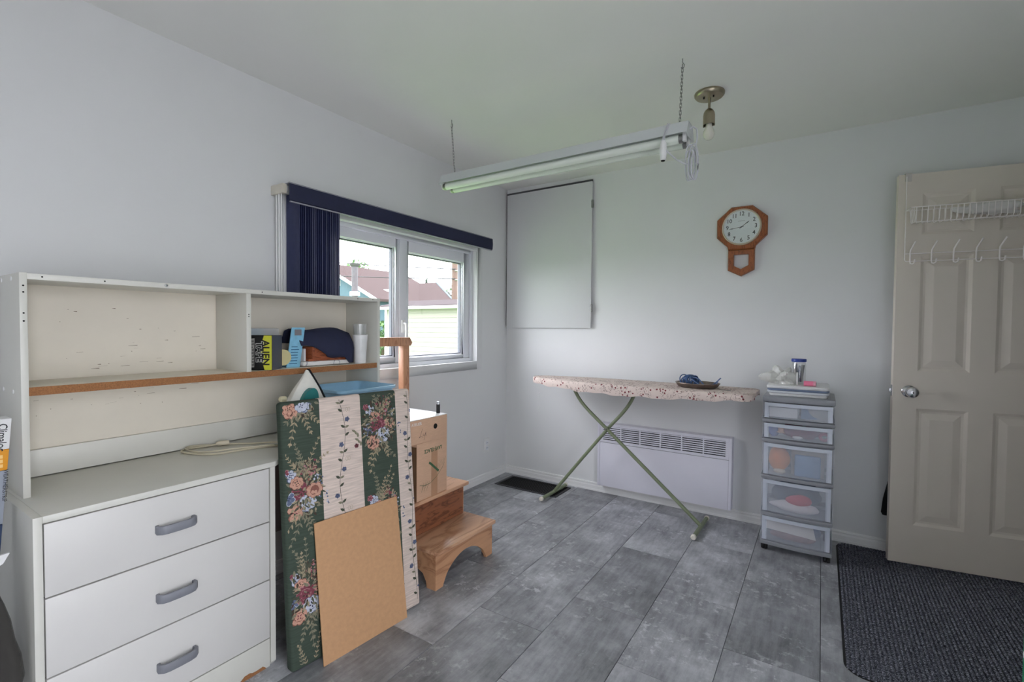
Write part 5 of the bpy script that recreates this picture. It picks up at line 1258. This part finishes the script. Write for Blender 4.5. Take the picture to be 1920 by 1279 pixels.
text('lettering', 'Climaloc', 0.024, M_ink, cl_, Vector((0.4506, -3.036, 0.927))-cl_.location, (0, -0.06, -1), (0, 1, -0.06), bold=0.0002, sx=0.85)
text('small_lettering', 'WEATHERSTRIP', 0.012, M_ink, cl_, Vector((0.4506, -3.032, 0.80))-cl_.location, (0, -0.06, -1), (0, 1, -0.06))
mb = MB()
for k in range(3):
    for q in range(2): mb.box(0.4502, -3.058+q*0.013, 0.848+k*0.012, 0.4506, -3.048+q*0.013, 0.857+k*0.012)
mb.build('printed_grid', mat('pale_orange_print', (240, 196, 120), 0.5), cl_)
mb = MB(); blob(mb, (0.545, -3.130, 0.33), 0.055, 0.105, 0.325, 0.16, 9, 24, 18, 31, flat=0.002)
o = mb.build('bin_bag', mat('smoky_bag_film', (66, 64, 62), 0.15, bump=0.9, bscale=30), smooth=True); tag(o, 'dark smoky plastic bag beside the white desk', 'bag')
b_ = MB(); b_.add([(0.56, -3.16, 0.650), (0.56, -3.045, 0.656), (0.556, -3.056, 0.632), (0.558, -3.075, 0.622), (0.556, -3.16, 0.618), (0.553, -3.16, 0.650), (0.553, -3.045, 0.656), (0.549, -3.056, 0.632), (0.551, -3.075, 0.622), (0.549, -3.16, 0.618)], [(0,1,2,3,4), (9,8,7,6,5), (0,5,6,1), (1,6,7,2), (2,7,8,3), (3,8,9,4), (4,9,5,0)])
o = b_.build('paper_packet', M_whitep); tag(o, 'white paper packet sticking out of the dark bag', 'paper')

# ==================================================================== OUTSIDE
GZ = -0.5
def lawn_mat():
    m, nt, b = new_mat('lawn'); tc = N(nt, 'ShaderNodeTexCoord')
    nz = N(nt, 'ShaderNodeTexNoise', Scale=1.5, Detail=8.0); nt.links.new(tc.outputs['Object'], nz.inputs['Vector'])
    r = ramp(nt, nz.outputs['Fac'], [(0.3, (0.070, 0.150, 0.034)), (0.7, (0.140, 0.260, 0.064))]); nt.links.new(r.outputs[0], b.inputs['Base Color']); b.inputs['Roughness'].default_value = 0.9
    return m
mb = MB(); mb.quad((-60, -40, GZ), (-0.3, -40, GZ), (-0.3, 50, GZ), (-60, 50, GZ)); g_ = mb.build('lawn', lawn_mat()); g_['kind'] = 'structure'
mb = MB(); mb.quad((-0.3, -40, GZ), (30, -40, GZ), (30, 50, GZ), (-0.3, 50, GZ)); g_ = mb.build('added_bounce_ground', mat('pale_bounce_concrete', (196, 194, 190), 0.9, var=0.08, scale=2)); g_['kind'] = 'structure'  # unseen pale ground, added to bounce neutral daylight up to the ceiling
M_side = mat('cream_siding', (128, 127, 118), 0.6, spec=0.1, var=0.02)
M_shing = mat('grey_brown_shingle', (56, 49, 50), 0.9, var=0.25, scale=6, spec=0.05, stretch=(1, 4, 4))
M_shing2 = mat('brown_shingle', (62, 52, 51), 0.9, var=0.25, scale=5, spec=0.05, stretch=(1, 4, 4))
M_blue = mat('pale_blue_siding', (68, 88, 96), 0.7, spec=0.1, var=0.04)
gar = thing('garage', 'low garage with cream clapboard siding beyond the window', 'garage', (-9.5, 11.5, GZ))
gx0, gx1, gy = -13.15, -3.0, 10.5
mb = MB(); mb.box(gx0, gy+0.02, GZ, gx1, 13.7, 1.98); mb.build('wall', M_side, gar)
mb = MB(); mb.box(gx0-0.02, gy-0.03, GZ, gx0+0.10, gy+0.02, 1.98); mb.build('corner_board', M_trim, gar)
for k in range(13):
    z = GZ+0.02+k*0.190
    mb = MB(); mb.prism([(gy+0.02, z), (gy-0.012, z), (gy+0.008, z+0.188), (gy+0.02, z+0.188)], gx0+0.10, gx1, axes='yz'); mb.build('clapboard', M_side, gar)
mb = MB(); mb.prism([(gy-0.35, 2.03), (gy-0.35, 2.09), (12.2, 2.43), (14.05, 2.09), (14.05, 2.03), (12.2, 2.37)], gx0-0.25, gx1+0.2, axes='yz'); mb.build('roof', M_shing, gar)
mb = MB(); mb.box(gx0-0.25, gy-0.38, 1.975, gx1+0.2, gy-0.352, 2.060); mb.build('fascia', M_trim, gar)
mb = MB(); mb.box(gx0-0.2, gy-0.35, 1.955, gx1+0.2, gy+0.0, 1.975); mb.build('soffit', M_trim, gar)

hs = thing('neighbour_house', 'house with pale blue gable and brown roofs beyond the garage', 'house', (-24, 18, GZ))
mb = MB(); mb.prism([(-31.5, GZ), (-21.2, GZ), (-21.2, 3.02), (-26.35, 5.40), (-31.5, 3.02)], 17.0, 24.0, axes='xz'); mb.build('gable_wall', M_blue, hs)
mb = MB(); mb.prism([(-26.35, 5.42), (-20.7, 2.82), (-20.7, 2.98), (-26.35, 5.60), (-32.0, 2.98), (-32.0, 2.82)], 16.7, 24.2, axes='xz'); mb.build('gable_roof', M_shing2, hs)
mb = MB(); mb.prism([(-26.35, 5.36), (-20.7, 2.76), (-20.7, 2.96), (-26.35, 5.56), (-32.0, 2.96), (-32.0, 2.76)], 16.62, 16.70, axes='xz'); mb.build('gable_fascia', M_trim, hs)
mb = MB(); mb.box(-24.98, 16.95, 3.96, -24.72, 17.02, 4.32); mb.build('louvre_vent', M_trim, hs)
mb = MB(); mb.prism([(20.0, 2.85), (24.0, 4.68), (28.0, 2.85), (28.0, 2.70), (24.0, 4.52), (20.0, 2.70)], -34.0, -22.6, axes='yz')
mb.v = [((x-0.0) if x < -30 else (x+ (0.0 if y > 23 else 5.2)), y, z) for x, y, z in mb.v]
mb.build('main_roof', M_shing2, hs)
mb = MB(); mb.add([(-22.6, 24.0, 4.70), (-17.4, 20.0, 2.87), (-17.4, 20.0, 2.62), (-22.6, 24.0, 4.45), (-22.5, 24.1, 4.70), (-17.3, 20.1, 2.87), (-17.3, 20.1, 2.62), (-22.5, 24.1, 4.45)], [(0,1,2,3), (7,6,5,4), (0,4,5,1), (1,5,6,2), (2,6,7,3), (3,7,4,0)]); mb.build('rake_board', M_blue, hs)
mb = MB(); mb.box(-33.5, 20.3, GZ, -17.9, 27.5, 2.75); mb.build('main_wall', M_blue, hs)
mb = MB(); mb.lathe([(0.0, 0.0), (0.09, 0.0), (0.09, 0.75), (0, 0.75)], (-22.4, 20.6, 3.05), 'z', 12); mb.lathe([(0.0, 0), (0.22, 0.02), (0.24, 0.30), (0.15, 0.42), (0, 0.42)], (-22.4, 20.6, 3.60), 'z', 14); mb.build('roof_vent', mat('grey_metal_vent', (70, 62, 62), 0.6), hs, smooth=True)
mb = MB(); mb.box(-22.9, 18.6, 3.0, -22.1, 19.4, 3.75); mb.build('cooling_unit', M_whitep, hs)
cp = thing('flue_pipe', 'tall grey metal flue pipe seen through the left pane', 'pipe', (-19.5, 14.0, GZ))
mb = MB(); mb.lathe([(0.17, 0), (0.17, 5.05), (0.24, 5.10), (0.30, 5.24), (0, 5.26)], (-19.5, 14.0, GZ), 'z', 16); mb.build('pipe', mat('galvanised_pipe', (66, 62, 66), 0.7, 0.0), cp, smooth=True)
mb = MB(); mb.lathe([(0.27, 0), (0.27, 0.22), (0, 0.24)], (-19.5, 14.0, 2.95), 'z', 16); mb.build('collar', M_trim, cp, smooth=True)
px_, k_ = -13.15, 15.0
up = thing('utility_pole', 'weathered wooden utility pole seen through the right pane', 'utility pole', (px_, k_, GZ))
mb = MB(); mb.lathe([(0.19, 0), (0.145, 8.0), (0, 8.0)], (px_, k_, GZ), 'z', 14); mb.build('pole', wood('weathered_pole', (82, 64, 54), (62, 48, 40), 3, (6, 6, 1), 0.8), up, smooth=True)
for z in (3.60, 4.05, 4.65):
    mb = MB(); mb.tube([(px_, k_-0.1, z), (px_+0.38, k_-0.12, z-0.02), (px_+0.42, k_-0.12, z+0.10)], 0.035, 8); mb.build('insulator_arm', M_steel, up, smooth=True)
for (z1, z0, nm) in ((4.114, 5.63, 'upper'), (3.641, 4.68, 'lower')):
    mb = MB(); P = []
    for q in range(15):
        t = q/14; P.append((px_+0.2-14*t, k_-0.2, (z1+(z0-z1)*t)-0.06*math.sin(math.pi*t)))
    mb.tube(P, 0.024, 6); o = mb.build('overhead_wire', M_dark, smooth=True); tag(o, 'dark %s overhead wire strung from the utility pole' % nm, 'wire')
def tree(nm, label, x, y, z0, z1, rad, col, n, seed, conifer=False):
    t_ = thing(nm, label, 'tree', (x, y, GZ)); r_ = random.Random(seed); b_ = MB()
    for k in range(n):
        while True:
            d = Vector((r_.uniform(-1, 1), r_.uniform(-1, 1), r_.uniform(-1, 1)))
            if d.length < 1: break
        hz = (d.z+1)/2; rr = rad*((1-hz)*0.95+0.05 if conifer else 1.0)
        c = Vector((x+d.x*rr, y+d.y*rr, z0+(z1-z0)*hz)); s_ = r_.uniform(0.10, 0.22)*(rad/1.2)**0.5
        a = Vector((r_.gauss(0, 1), r_.gauss(0, 1), r_.gauss(0, 1))).normalized(); q = a.orthogonal().normalized(); w = a.cross(q)
        b_.add([c+q*s_, c+w*s_*0.6, c-q*s_, c-w*s_*0.6], [(0, 1, 2, 3)])
    f_ = b_.build('foliage', mat('leaf_green', col, 0.8, var=0.35, scale=3), t_); f_['kind'] = 'stuff'
    b_ = MB(); b_.tube([(x, y, GZ), (x, y, z0+(z1-z0)*0.5)], [0.16, 0.08], 8); b_.build('trunk', mat('bark', (92, 76, 62), 0.9), t_)
tree('leafy_tree', 'leafy green tree behind the pale blue gable', -38.4, 29.4, 3.0, 8.4, 1.7, (72, 104, 56), 700, 1)
tree('conifer', 'small dark conifer top above the brown roof', -29.8, 30.6, 2.0, 6.0, 0.95, (56, 72, 58), 500, 2, True)
tree('leafy_tree', 'green tree behind the utility pole', -26.7, 32.0, 1.0, 5.7, 1.7, (62, 86, 54), 600, 3)
tree('leafy_tree', 'round green tree far across the lawn', -34.0, 10.0, 1.5, 6.0, 2.2, (72, 104, 56), 600, 6)
tree('garden_shrub', 'green shrub at the left corner of the garage', -15.3, 12.3, -0.3, 1.55, 0.55, (70, 100, 52), 400, 4)
